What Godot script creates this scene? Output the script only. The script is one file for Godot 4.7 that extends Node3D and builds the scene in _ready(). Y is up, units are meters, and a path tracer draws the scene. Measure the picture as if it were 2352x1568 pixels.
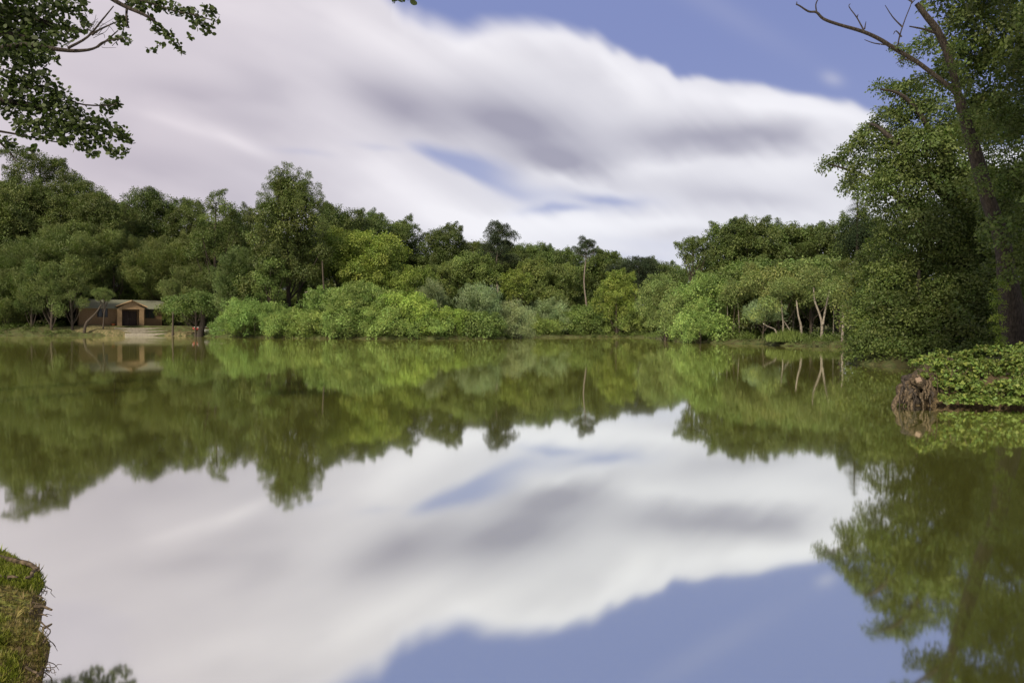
extends Node3D
# A woodland lake under a streaked cloud, with a cabin on the far bank.
# Pixel coordinates below are those of the photograph at 2352 x 1568; F is the lens in those pixels.

const F := 1568.0
const CX := 1176.0
const EYE := 1.0

var rng := RandomNumberGenerator.new()
var nz := FastNoiseLite.new()
var nz2 := FastNoiseLite.new()
var shore := PackedVector2Array()
var M := {}
var C := {}
var used := {}
var total := 0

# ------------------------------------------------------------------ helpers
func hz(px: float) -> float:
	return 757.0 + (px - CX) * 0.0034

func pp(px: float, py: float, d: float) -> Vector3:
	return Vector3((px - CX) / F * d, EYE + (hz(px) - py) / F * d, -d)

func lin(r: float, g: float, b: float) -> Color:
	return Color(r, g, b).linear_to_srgb()

func rf(a: float, b: float) -> float:
	return rng.randf_range(a, b)

func numbered(called: String) -> String:
	if not used.has(called):
		used[called] = 0
		return called
	used[called] += 1
	return "%s_%03d" % [called, used[called]]

func tag(o: Node3D, label: String, category: String, group := "") -> void:
	o.set_meta("label", label)
	o.set_meta("category", category)
	if group != "":
		o.set_meta("group", group)

func thing(called: String, label: String, category: String, at := Vector3.ZERO, group := "") -> Node3D:
	var o := Node3D.new()
	o.name = numbered(called)
	add_child(o)
	o.position = at
	tag(o, label, category, group)
	return o

func mi(called: String, mesh: Mesh, m: Material, parent: Node3D) -> MeshInstance3D:
	var o := MeshInstance3D.new()
	o.name = called if parent != self else numbered(called)
	o.mesh = mesh
	o.material_override = null
	if m:
		for k in mesh.get_surface_count():
			o.set_surface_override_material(k, m)
	parent.add_child(o, true)
	return o

func struct(called: String, mesh: Mesh, m: Material) -> MeshInstance3D:
	var o := mi(called, mesh, m, self)
	o.set_meta("kind", "structure")
	return o

func new_st() -> SurfaceTool:
	var st := SurfaceTool.new()
	st.begin(Mesh.PRIMITIVE_TRIANGLES)
	return st

func done(st: SurfaceTool) -> ArrayMesh:
	st.generate_normals()
	return st.commit()

func quad(st: SurfaceTool, a: Vector3, b: Vector3, c: Vector3, d: Vector3) -> void:
	for v in [a, b, c, a, c, d]:
		st.add_vertex(v)

func add_box(st: SurfaceTool, lo: Vector3, hi: Vector3, t := Transform3D()) -> void:
	st.set_smooth_group(-1)
	var p: Array[Vector3] = []
	for k in 8:
		p.append(t * Vector3(hi.x if k & 1 else lo.x, hi.y if k & 2 else lo.y, hi.z if k & 4 else lo.z))
	quad(st, p[4], p[6], p[7], p[5])
	quad(st, p[1], p[3], p[2], p[0])
	quad(st, p[5], p[7], p[3], p[1])
	quad(st, p[0], p[2], p[6], p[4])
	quad(st, p[6], p[2], p[3], p[7])
	quad(st, p[0], p[4], p[5], p[1])

func smooth_path(pts: Array, steps := 4) -> Array:
	var out := []
	for i in pts.size() - 1:
		var a: Vector3 = pts[maxi(i - 1, 0)]
		var b: Vector3 = pts[i]
		var c: Vector3 = pts[i + 1]
		var d: Vector3 = pts[mini(i + 2, pts.size() - 1)]
		for k in steps:
			out.append(b.cubic_interpolate(c, a, d, float(k) / steps))
	out.append(pts[-1])
	return out

# A tapered, slightly lumpy tube along a path of points.
func add_tube(st: SurfaceTool, path: Array, r0: float, r1: float, sides := 7, lump := 0.12, power := 1.0) -> void:
	st.set_smooth_group(0)
	var rings := []
	var n := path.size()
	var up := Vector3(0.31, 0.2, 0.93).normalized()
	for i in n:
		var a: Vector3 = path[maxi(i - 1, 0)]
		var b: Vector3 = path[mini(i + 1, n - 1)]
		var dir := (b - a).normalized()
		var x := up.cross(dir)
		if x.length() < 0.1:
			x = Vector3.RIGHT.cross(dir)
		x = x.normalized()
		var y := dir.cross(x)
		var t := pow(float(i) / (n - 1), power)
		var r := lerpf(r0, r1, t)
		var ring := []
		for k in sides:
			var an := TAU * k / sides
			var p: Vector3 = path[i]
			var rr := r * (1.0 + lump * nz2.get_noise_3d(p.x * 40.0 + k * 31.0, p.y * 25.0, p.z * 40.0 + k * 17.0) * 2.0)
			ring.append(p + (x * cos(an) + y * sin(an)) * rr)
		rings.append(ring)
	for i in n - 1:
		for k in sides:
			var k2 := (k + 1) % sides
			quad(st, rings[i][k], rings[i][k2], rings[i + 1][k2], rings[i + 1][k])
	for k in range(1, sides - 1):
		for v in [rings[n - 1][0], rings[n - 1][k + 1], rings[n - 1][k]]:
			st.add_vertex(v)
		for v in [rings[0][0], rings[0][k], rings[0][k + 1]]:
			st.add_vertex(v)

# ------------------------------------------------------------------ sky
func g2(u: float, v: float, cx: float, cy: float, sx: float, sy: float, deg: float) -> float:
	var a := deg_to_rad(deg)
	var dx := u - cx
	var dy := v - cy
	var x := (dx * cos(a) + dy * sin(a)) / sx
	var y := (-dx * sin(a) + dy * cos(a)) / sy
	var q := x * x + y * y
	return exp(-q) if q < 9.0 else 0.0

var TOP := [[-2600, -900], [-600, -420], [300, -260], [700, -130], [860, -60], [940, 15], [985, 38], [1060, 60], [1130, 45], [1200, 42], [1280, 52], [1350, 76], [1410, 112], [1470, 137], [1515, 148], [1560, 178], [1640, 180], [1740, 192], [1850, 212], [1940, 228], [2000, 250], [2060, 300], [2300, 330], [2700, 300], [3400, 380], [5200, 420]]

func top_edge(u: float) -> float:
	for i in TOP.size() - 1:
		if u < TOP[i + 1][0]:
			var t: float = clampf((u - TOP[i][0]) / float(TOP[i + 1][0] - TOP[i][0]), 0, 1)
			return lerpf(TOP[i][1], TOP[i + 1][1], t * t * (3 - 2 * t))
	return TOP[-1][1]

# [x, y, long, short, degrees, amount] of the gaps in the cloud, then of its grey and white passages
var GAPS := [[1388, 456, 85, 17, 3, 0.75], [1290, 489, 85, 12, -3, 0.65], [1225, 458, 80, 22, 12, 0.35], [1560, 566, 190, 16, 3, 0.2], [1440, 592, 120, 14, 0, 0.3], [690, 352, 60, 8, 8, 0.22], [860, 340, 60, 7, 8, 0.2]]
var TONES := [[1120, 290, 300, 95, 14, -0.16], [1650, 330, 220, 60, 0, -0.1], [420, 240, 300, 120, 12, -0.08], [1290, 378, 120, 34, 4, -0.5], [1140, 270, 150, 56, 20, -0.42], [1250, 310, 150, 60, 10, -0.3], [880, 228, 110, 44, 25, -0.34], [970, 270, 140, 50, 22, -0.2], [1590, 318, 120, 36, 4, -0.46], [1760, 302, 110, 30, -3, -0.46], [1470, 330, 100, 40, 0, -0.16], [1700, 350, 90, 20, -4, -0.2], [1640, 446, 120, 26, 8, -0.26], [1780, 460, 110, 24, 8, -0.2], [1570, 540, 90, 15, 0, -0.22],
	[600, 205, 90, 50, 40, -0.2], [430, 212, 140, 26, 8, -0.22], [560, 280, 130, 26, 12, -0.16], [370, 385, 220, 45, 4, -0.26], [560, 470, 130, 50, 10, -0.3], [680, 410, 130, 40, 24, -0.12], [200, 300, 120, 50, 10, -0.12], [430, 300, 130, 12, 17, 0.2], [560, 335, 80, 13, 24, 0.22], [980, 455, 190, 36, 31, 0.24], [900, 430, 60, 14, 30, 0.08], [1080, 520, 220, 36, 14, 0.2], [1330, 525, 180, 24, 2, 0.2], [1500, 505, 150, 18, 4, 0.16], [1490, 392, 150, 18, -5, 0.2], [1830, 375, 130, 34, -8, 0.22], [1340, 425, 110, 13, 10, 0.22], [1180, 500, 70, 14, 0, 0.16],
	[960, 150, 150, 40, 28, 0.18], [800, 60, 120, 50, 30, 0.16], [560, 30, 160, 40, 10, 0.14], [1090, 130, 120, 30, 15, 0.15], [1460, 215, 110, 34, 40, 0.14], [1800, 250, 160, 20, 6, 0.2], [600, 560, 500, 40, 0, -0.08]]

func cloud_at(u: float, v: float) -> Color:
	# streaks drawn out along the drift of the cloud
	var a := deg_to_rad(20.0 + 12.0 * clampf((u - 900.0) / 900.0, -1.0, 1.0))
	var s := u * cos(a) + v * sin(a)
	var w := -u * sin(a) + v * cos(a)
	var n1 := nz.get_noise_2d(s * 0.22, w * 1.1)
	var n2 := nz2.get_noise_2d(s * 0.16 + 700.0, w * 1.5)
	var n3 := nz.get_noise_2d(u * 0.5 + 3000.0, v * 0.9)
	var n4 := nz2.get_noise_2d(s * 0.5 + 90.0, w * 2.6)
	var uu := u + n3 * 36.0 + n4 * 6.0
	var vv := v + n1 * 12.0 + n3 * 18.0 + n4 * 3.0
	var e := top_edge(u + n3 * 16.0) + n2 * 9.0
	var soft := lerpf(70.0, 17.0, clampf((u - 880.0) / 640.0, 0.0, 1.0))
	var al := smoothstep(e - soft * 0.35, e + soft, v)
	al *= 0.93 + 0.07 * clampf((v - e) / 90.0, 0.0, 1.0)
	for k in GAPS:
		al -= k[5] * g2(uu, vv, k[0], k[1], k[2], k[3], k[4])
	var wu := u + n3 * 16.0
	var wv := v + n4 * 5.0 + n3 * 8.0
	if wu > 880.0 and wu < 1260.0:
		var lo := 348.0 + (wu - 925.0) * 0.47
		var hi := 326.0 + pow(maxf(wu - 925.0, 0.0) / 250.0, 1.6) * 56.0
		al -= smoothstep(-4.0, 26.0, lo - wv) * smoothstep(-8.0, 30.0, wv - hi + 6.0 + n1 * 10.0) * smoothstep(890.0, 1000.0, wu) * (1.0 - smoothstep(1090.0, 1250.0, wu)) * 0.78
	al += 0.3 * g2(u, v, 1905, 182, 26, 15, 20) + 0.08 * g2(u, v, 1640, 20, 200, 30, 30)
	al = clampf(al, 0.0, 1.0)
	var l := 0.68
	l += (0.22 if u > 900.0 else 0.1) * exp(-pow((v - e - 34.0) / 34.0, 2.0))
	for k in TONES:
		l += k[5] * g2(uu, vv, k[0], k[1], k[2], k[3], k[4])
	l += n1 * 0.05 + n2 * 0.03 + n4 * 0.012 + n3 * 0.08
	l += 0.07 * smoothstep(380.0, 600.0, v)
	return Color(al, clampf(l, 0.0, 1.0), 0.0)

func make_sky() -> Sky:
	nz.noise_type = FastNoiseLite.TYPE_SIMPLEX_SMOOTH
	nz.seed = 11
	nz.frequency = 0.006
	nz.fractal_octaves = 4
	nz2.noise_type = FastNoiseLite.TYPE_SIMPLEX_SMOOTH
	nz2.seed = 23
	nz2.frequency = 0.011
	nz2.fractal_octaves = 3
	var W := 2048
	var H := 1024
	var im := Image.create(W, H, false, Image.FORMAT_RGBF)
	im.fill(Color(0.10, 0.11, 0.08))
	for j in H / 2 + 2:
		var el := (0.5 - (j + 0.5) / H) * PI
		var y := sin(maxf(el, 0.0))
		var ce := cos(el)
		for i in W:
			var az := (i + 0.5) / W * TAU   # 0 looks along -z
			var x := sin(az) * ce
			var z := -cos(az) * ce
			var c := Color(0.7, 0.65, 0.0)
			var front := 0.0
			var h0 := y + 0.16
			if z < -0.2:
				var u := CX + F * x / -z
				var v := 757.0 - F * y / -z
				front = (1.0 - smoothstep(1500.0, 2700.0, absf(u - CX))) * smoothstep(-900.0, -350.0, v)
				if front > 0.0:
					c = cloud_at(u, v)
			if front < 1.0:
				var n := nz.get_noise_2d(x / h0 * 90.0 + 500.0, z / h0 * 240.0)
				var m := nz2.get_noise_2d(x / h0 * 60.0 - 300.0, z / h0 * 160.0)
				var g := Color(smoothstep(-0.42, 0.16, n + 0.1), clampf(0.68 + m * 0.42, 0.0, 1.0), 0.0)
				c = g.lerp(c, front)
			var low := clampf(1.0 - y * 2.2, 0.0, 1.0)
			var blue := Color(0.212, 0.262, 0.51).lerp(Color(0.42, 0.485, 0.70), pow(low, 2.0))
			var white := Color(0.88, 0.86, 0.90).lerp(Color(0.86, 0.875, 0.93), low)
			var grey := Color(0.325, 0.315, 0.40).lerp(Color(0.40, 0.405, 0.50), low)
			var left := smoothstep(0.1, -0.6, x)
			white = white.lerp(Color(0.74, 0.655, 0.705), left * 0.8)
			grey = grey.lerp(Color(0.37, 0.325, 0.395), left * 0.8)
			im.set_pixel(i, j, blue.lerp(grey.lerp(white, c.g), c.r))
	var p := PanoramaSkyMaterial.new()
	p.panorama = ImageTexture.create_from_image(im)
	var s := Sky.new()
	s.sky_material = p
	return s

# ------------------------------------------------------------------ materials
func mat(c: Color, rough := 0.85, spec := 0.4) -> StandardMaterial3D:
	var m := StandardMaterial3D.new()
	m.albedo_color = c
	m.roughness = rough
	m.metallic_specular = spec
	return m

func noise_tex(seed_: int, freq: float, stops: Array, size := 512, octaves := 5) -> NoiseTexture2D:
	var n := FastNoiseLite.new()
	n.seed = seed_
	n.frequency = freq
	n.fractal_octaves = octaves
	n.noise_type = FastNoiseLite.TYPE_SIMPLEX_SMOOTH
	var t := NoiseTexture2D.new()
	t.width = size
	t.height = size
	t.seamless = true
	t.noise = n
	if stops.size():
		var g := Gradient.new()
		var offs := PackedFloat32Array()
		var cols := PackedColorArray()
		for s in stops:
			offs.append(s[0])
			cols.append(lin(s[1], s[2], s[3]))
		g.offsets = offs
		g.colors = cols
		t.color_ramp = g
	return t

func tri_mat(seed_: int, freq: float, stops: Array, scale: Vector3, bump: float, rough := 0.9) -> StandardMaterial3D:
	var m := mat(Color.WHITE, rough, 0.3)
	m.albedo_texture = noise_tex(seed_, freq, stops)
	m.uv1_triplanar = true
	m.uv1_world_triplanar = true
	m.uv1_scale = scale
	if bump > 0.0:
		m.heightmap_enabled = true
		m.heightmap_texture = noise_tex(seed_ + 5, freq * 1.6, [])
		m.heightmap_scale = bump
	return m

func make_materials() -> void:
	var leaf := mat(Color.WHITE, 0.55, 0.35)
	leaf.vertex_color_use_as_albedo = true
	leaf.backlight_enabled = true
	leaf.backlight = Color(0.62, 0.74, 0.36)
	M.leaf = leaf
	var needle := mat(Color.WHITE, 0.7, 0.25)
	needle.vertex_color_use_as_albedo = true
	M.needle = needle
	M.bark = tri_mat(31, 0.02, [[0.0, 0.022, 0.017, 0.013], [0.5, 0.055, 0.043, 0.032], [1.0, 0.12, 0.10, 0.08]], Vector3(2.0, 0.5, 2.0), 3.0)
	M.dark_bark = tri_mat(37, 0.02, [[0.0, 0.014, 0.011, 0.009], [0.5, 0.04, 0.032, 0.025], [1.0, 0.085, 0.07, 0.058]], Vector3(2.4, 0.6, 2.4), 3.0)
	M.pale_bark = tri_mat(41, 0.02, [[0.0, 0.06, 0.05, 0.036], [0.45, 0.17, 0.145, 0.115], [0.7, 0.26, 0.23, 0.19], [1.0, 0.38, 0.345, 0.30]], Vector3(1.6, 0.6, 1.6), 2.0)
	M.pine_bark = tri_mat(43, 0.02, [[0.0, 0.06, 0.047, 0.038], [0.5, 0.16, 0.13, 0.108], [1.0, 0.28, 0.24, 0.205]], Vector3(1.6, 0.6, 1.6), 2.0)
	M.ground = tri_mat(51, 0.012, [[0.0, 0.030, 0.024, 0.012], [0.4, 0.055, 0.050, 0.018], [0.6, 0.05, 0.07, 0.02], [1.0, 0.13, 0.10, 0.055]], Vector3(0.22, 0.22, 0.22), 6.0)
	M.sand = tri_mat(57, 0.014, [[0.0, 0.04, 0.048, 0.016], [0.45, 0.075, 0.07, 0.028], [0.62, 0.13, 0.105, 0.052], [1.0, 0.21, 0.165, 0.092]], Vector3(0.4, 0.4, 0.4), 4.0)
	M.soil = tri_mat(61, 0.016, [[0.0, 0.016, 0.011, 0.007], [0.45, 0.06, 0.042, 0.023], [0.7, 0.12, 0.088, 0.045], [1.0, 0.2, 0.155, 0.085]], Vector3(3.0, 3.0, 3.0), 2.4)
	M.turf = tri_mat(67, 0.018, [[0.0, 0.045, 0.03, 0.012], [0.4, 0.10, 0.085, 0.022], [0.6, 0.10, 0.115, 0.02], [1.0, 0.22, 0.17, 0.07]], Vector3(2.2, 2.2, 2.2), 2.0)
	M.root = tri_mat(71, 0.02, [[0.0, 0.016, 0.013, 0.008], [0.42, 0.05, 0.037, 0.023], [0.62, 0.095, 0.07, 0.044], [1.0, 0.22, 0.165, 0.115]], Vector3(3, 3, 3), 1.2)
	M.timber = tri_mat(73, 0.012, [[0.0, 0.085, 0.052, 0.026], [0.5, 0.155, 0.10, 0.053], [1.0, 0.24, 0.165, 0.095]], Vector3(0.5, 3.0, 0.5), 0.6, 0.7)
	M.trim = tri_mat(75, 0.012, [[0.0, 0.13, 0.085, 0.045], [0.5, 0.21, 0.142, 0.078], [1.0, 0.30, 0.215, 0.125]], Vector3(2.0, 0.5, 2.0), 0.6, 0.7)
	M.felt = tri_mat(79, 0.02, [[0.0, 0.07, 0.072, 0.05], [0.5, 0.115, 0.118, 0.085], [1.0, 0.17, 0.172, 0.13]], Vector3(0.7, 0.7, 0.7), 1.0)
	M.dark_wood = tri_mat(83, 0.02, [[0.0, 0.018, 0.011, 0.009], [1.0, 0.05, 0.034, 0.027]], Vector3(2, 0.6, 2), 0.5, 0.6)
	M.concrete = tri_mat(89, 0.015, [[0.0, 0.12, 0.105, 0.08], [0.5, 0.2, 0.18, 0.14], [1.0, 0.3, 0.27, 0.22]], Vector3(0.5, 0.5, 0.5), 0.8)
	M.cut = tri_mat(97, 0.03, [[0.0, 0.09, 0.062, 0.042], [0.5, 0.18, 0.13, 0.095], [1.0, 0.3, 0.23, 0.17]], Vector3(9, 9, 9), 0.5)
	var pane := mat(lin(0.02, 0.022, 0.024), 0.06, 0.6)
	M.pane = pane
	M.terracotta = mat(lin(0.42, 0.13, 0.045), 0.8)
	M.red = mat(lin(0.34, 0.07, 0.06), 0.4)
	M.white = mat(lin(0.62, 0.58, 0.56), 0.35)
	M.pink = mat(lin(0.55, 0.34, 0.31), 0.4)
	# lake: a mirror-smooth skin over olive, silty water
	var w := ORMMaterial3D.new()
	var im := Image.create(8, 8, false, Image.FORMAT_RGB8)
	im.fill(Color(1.0, 0.042, 1.0))
	w.orm_texture = ImageTexture.create_from_image(im)
	w.albedo_color = Color(lin(0.98, 1.0, 0.96), 0.87)
	w.transparency = BaseMaterial3D.TRANSPARENCY_ALPHA
	M.water = w
	M.silt = mat(lin(0.66, 0.67, 0.22), 1.0, 0.0)

# ------------------------------------------------------------------ leaves
func leaf_arrays(list: Array) -> ArrayMesh:
	# each leaf: [base, direction, length, width, normal, tint]
	var vs := PackedVector3Array()
	var ns := PackedVector3Array()
	var cs := PackedColorArray()
	var ix := PackedInt32Array()
	for l in list:
		var b: Vector3 = l[0]
		var d: Vector3 = l[1]
		var n: Vector3 = l[4]
		var side := d.cross(n).normalized()
		n = side.cross(d).normalized()
		var q := vs.size()
		vs.append(b)
		vs.append(b + d * l[2] * 0.45 + side * l[3] * 0.5 + n * l[3] * 0.12)
		vs.append(b + d * l[2] - n * l[2] * 0.08)
		vs.append(b + d * l[2] * 0.45 - side * l[3] * 0.5 + n * l[3] * 0.12)
		for k in 4:
			cs.append(l[5])
		ns.append(n)
		ns.append((n - side * 0.25).normalized())
		ns.append(n)
		ns.append((n + side * 0.25).normalized())
		ix.append_array([q, q + 2, q + 1, q, q + 3, q + 2])
	var a := []
	a.resize(Mesh.ARRAY_MAX)
	a[Mesh.ARRAY_VERTEX] = vs
	a[Mesh.ARRAY_NORMAL] = ns
	a[Mesh.ARRAY_COLOR] = cs
	a[Mesh.ARRAY_INDEX] = ix
	var m := ArrayMesh.new()
	m.add_surface_from_arrays(Mesh.PRIMITIVE_TRIANGLES, a)
	return m

func tint(v: float) -> Color:
	var b := 1.0 + rf(-v, v)
	return Color(b * (1.0 + rf(-0.1, 0.14)), b, b * (1.0 + rf(-0.2, 0.2)))

func rand_dir() -> Vector3:
	var z := rf(-1, 1)
	var a := rf(0, TAU)
	var r := sqrt(1 - z * z)
	return Vector3(r * cos(a), z, r * sin(a))

# A spray of leaves about one unit in radius; +y is outwards.
func spray(n: int, llen: float, lwid: float, flat: float, droop: float, hang := 0.0) -> ArrayMesh:
	var list := []
	for k in n:
		var p := rand_dir() * pow(rng.randf(), 0.45)
		p.y *= flat
		var out := Vector3(p.x, 0.0, p.z).normalized()
		var d := (out * rf(0.4, 1.0) + rand_dir() * 0.7 + Vector3.DOWN * rf(0.0, droop) + Vector3.UP * rf(-0.3, 0.4)).normalized()
		p.y -= droop * (p.x * p.x + p.z * p.z) * 0.35
		if hang > 0.0:
			d = (Vector3.DOWN + rand_dir() * hang).normalized()
			p.y = rf(-1.0, 0.6)
		var nn := (Vector3.UP * 0.9 + rand_dir() * 0.85 + out * 0.25).normalized()
		if hang > 0.0:
			nn = (rand_dir() + Vector3.UP * 0.3).normalized()
		if absf(d.dot(nn)) > 0.93:
			nn = d.cross(Vector3(0.3, 0.5, 0.8)).normalized()
		var s := rf(0.7, 1.25)
		list.append([p, d, llen * s, lwid * s, nn, tint(0.22)])
	return leaf_arrays(list)

func needle_spray(n: int) -> ArrayMesh:
	var list := []
	for k in n:
		var an := rf(0, TAU)
		var r := sqrt(rng.randf())
		var p := Vector3(cos(an) * r, rf(-0.12, 0.16), sin(an) * r)
		var d := (Vector3(p.x, 0, p.z) * 0.7 + rand_dir() * 0.8 + Vector3.UP * 0.55).normalized()
		var nn := d.cross(rand_dir()).normalized()
		list.append([p, d, rf(0.22, 0.45), 0.085, nn, tint(0.2)])
	return leaf_arrays(list)

func make_sprays() -> void:
	C.far = []
	C.near = []
	C.fine = []
	C.willow = []
	C.pine = []
	C.spruce = []
	for k in 4:
		C.far.append(spray(84, 0.26, 0.165, 0.6, 0.6))
		C.near.append(spray(64, 0.26, 0.145, 0.36, 0.8))
		C.fine.append(spray(90, 0.235, 0.13, 0.65, 0.55))
		C.willow.append(spray(96, 0.38, 0.07, 0.9, 0.7, 0.5))
		C.pine.append(needle_spray(70))
		C.spruce.append(spray(44, 0.30, 0.05, 0.25, 1.1))

func foliage(called: String, mesh: Mesh, xf: Array, cols: PackedColorArray, m: Material, parent: Node3D) -> MultiMeshInstance3D:
	var mm := MultiMesh.new()
	mm.transform_format = MultiMesh.TRANSFORM_3D
	mm.use_colors = true
	mm.mesh = mesh
	mm.instance_count = xf.size()
	for i in xf.size():
		mm.set_instance_transform(i, xf[i])
		mm.set_instance_color(i, cols[i])
	var o := MultiMeshInstance3D.new()
	o.name = called
	o.multimesh = mm
	o.material_override = m
	o.set_meta("kind", "stuff")
	parent.add_child(o, true)
	total += xf.size()
	return o

func clump_xf(p: Vector3, outward: Vector3, s: float) -> Transform3D:
	var y := (outward + rand_dir() * 0.35).normalized()
	var x := y.cross(rand_dir())
	if x.length() < 0.05:
		x = y.cross(Vector3(0.6, 0.1, 0.77))
	x = x.normalized()
	var z := x.cross(y)
	return Transform3D(Basis(x * s, y * s * rf(0.85, 1.2), z * s), p)

# Species: linear leaf colour, spray set, spray size, how closely the sprays stand
var KIND := {
	"dark": {"c": Color(0.084, 0.114, 0.029), "set": "far", "s": 0.8, "n": 1.45, "bark": "dark_bark"},
	"oak": {"c": Color(0.084, 0.114, 0.029), "set": "far", "s": 0.78, "n": 1.4, "bark": "bark"},
	"mid": {"c": Color(0.118, 0.162, 0.041), "set": "far", "s": 0.72, "n": 1.4, "bark": "bark"},
	"birch": {"c": Color(0.110, 0.144, 0.042), "set": "willow", "s": 0.8, "n": 2.1, "bark": "bark"},
	"yellow": {"c": Color(0.160, 0.212, 0.038), "set": "far", "s": 0.7, "n": 1.3, "bark": "bark"},
	"bush": {"c": Color(0.168, 0.240, 0.060), "set": "fine", "s": 0.66, "n": 1.4, "bark": "bark"},
	"bright": {"c": Color(0.205, 0.275, 0.052), "set": "fine", "s": 0.64, "n": 1.4, "bark": "bark"},
	"willow": {"c": Color(0.190, 0.245, 0.115), "set": "willow", "s": 0.78, "n": 2.1, "bark": "bark"},
	"pale": {"c": Color(0.155, 0.200, 0.060), "set": "fine", "s": 0.64, "n": 1.5, "bark": "bark"},
	"pine": {"c": Color(0.038, 0.054, 0.026), "set": "pine", "s": 0.9, "n": 1.4, "bark": "pine_bark"},
}

# Fill blobs [centre, radius] with sprays on their outer shells.
func fill_lobes(lobes: Array, base: Color, s0: float, dens: float, xf: Array, cols: Array, squash := 0.8) -> void:
	var most := 0.0
	for L in lobes:
		most = maxf(most, L[1])
	var bulk := lobes.filter(func(q): return q[1] > most * 0.4)
	for L in lobes:
		var c: Vector3 = L[0]
		var r: float = L[1]
		var lt := 1.0 + rf(-0.2, 0.2)
		var sb := minf(s0, r * 1.15 + 0.05)
		var n := int(maxf(4.0, dens * 4.0 * r * r / (sb * sb)))
		for k in n:
			var d := rand_dir()
			if d.y < -0.35 and rng.randf() < 0.55:
				d.y = -d.y
			var p := c + Vector3(d.x, d.y * squash, d.z) * r * (pow(rng.randf(), 0.3) if rng.randf() < 0.86 else rf(1.0, 1.35))
			var hidden := false
			for Q in bulk:
				if Q[0] != c and p.distance_to(Q[0]) < Q[1] * 0.55:
					hidden = true
					break
			if hidden and rng.randf() < 0.8:
				continue
			xf.append(clump_xf(p, (d * 0.8 + Vector3.UP * 0.6).normalized(), sb * rf(0.7, 1.25)))
			var b := lt * (1.0 + rf(-0.2, 0.2))
			cols.append(Color(base.r * b * (1.0 + rf(-0.08, 0.12)), base.g * b, base.b * b))

func leafy(called: String, sets: Array, t: Node3D, lobes: Array, base: Color, s0: float, dens: float, squash := 0.8) -> void:
	var xf := []
	var cols := []
	fill_lobes(lobes, base, s0, dens, xf, cols, squash)
	foliage(called, sets[rng.randi() % sets.size()], xf, PackedColorArray(cols), M.needle if sets == C.pine else M.leaf, t)

func crown_of(t: Node3D, lobes: Array, kind: Dictionary, base: Color, s0: float, dens: float, squash := 0.8) -> void:
	leafy("crown", C[kind.set], t, lobes, base, s0, dens, squash)

func ground(x: float, z: float) -> float:
	return land(Vector2(x, z))

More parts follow.
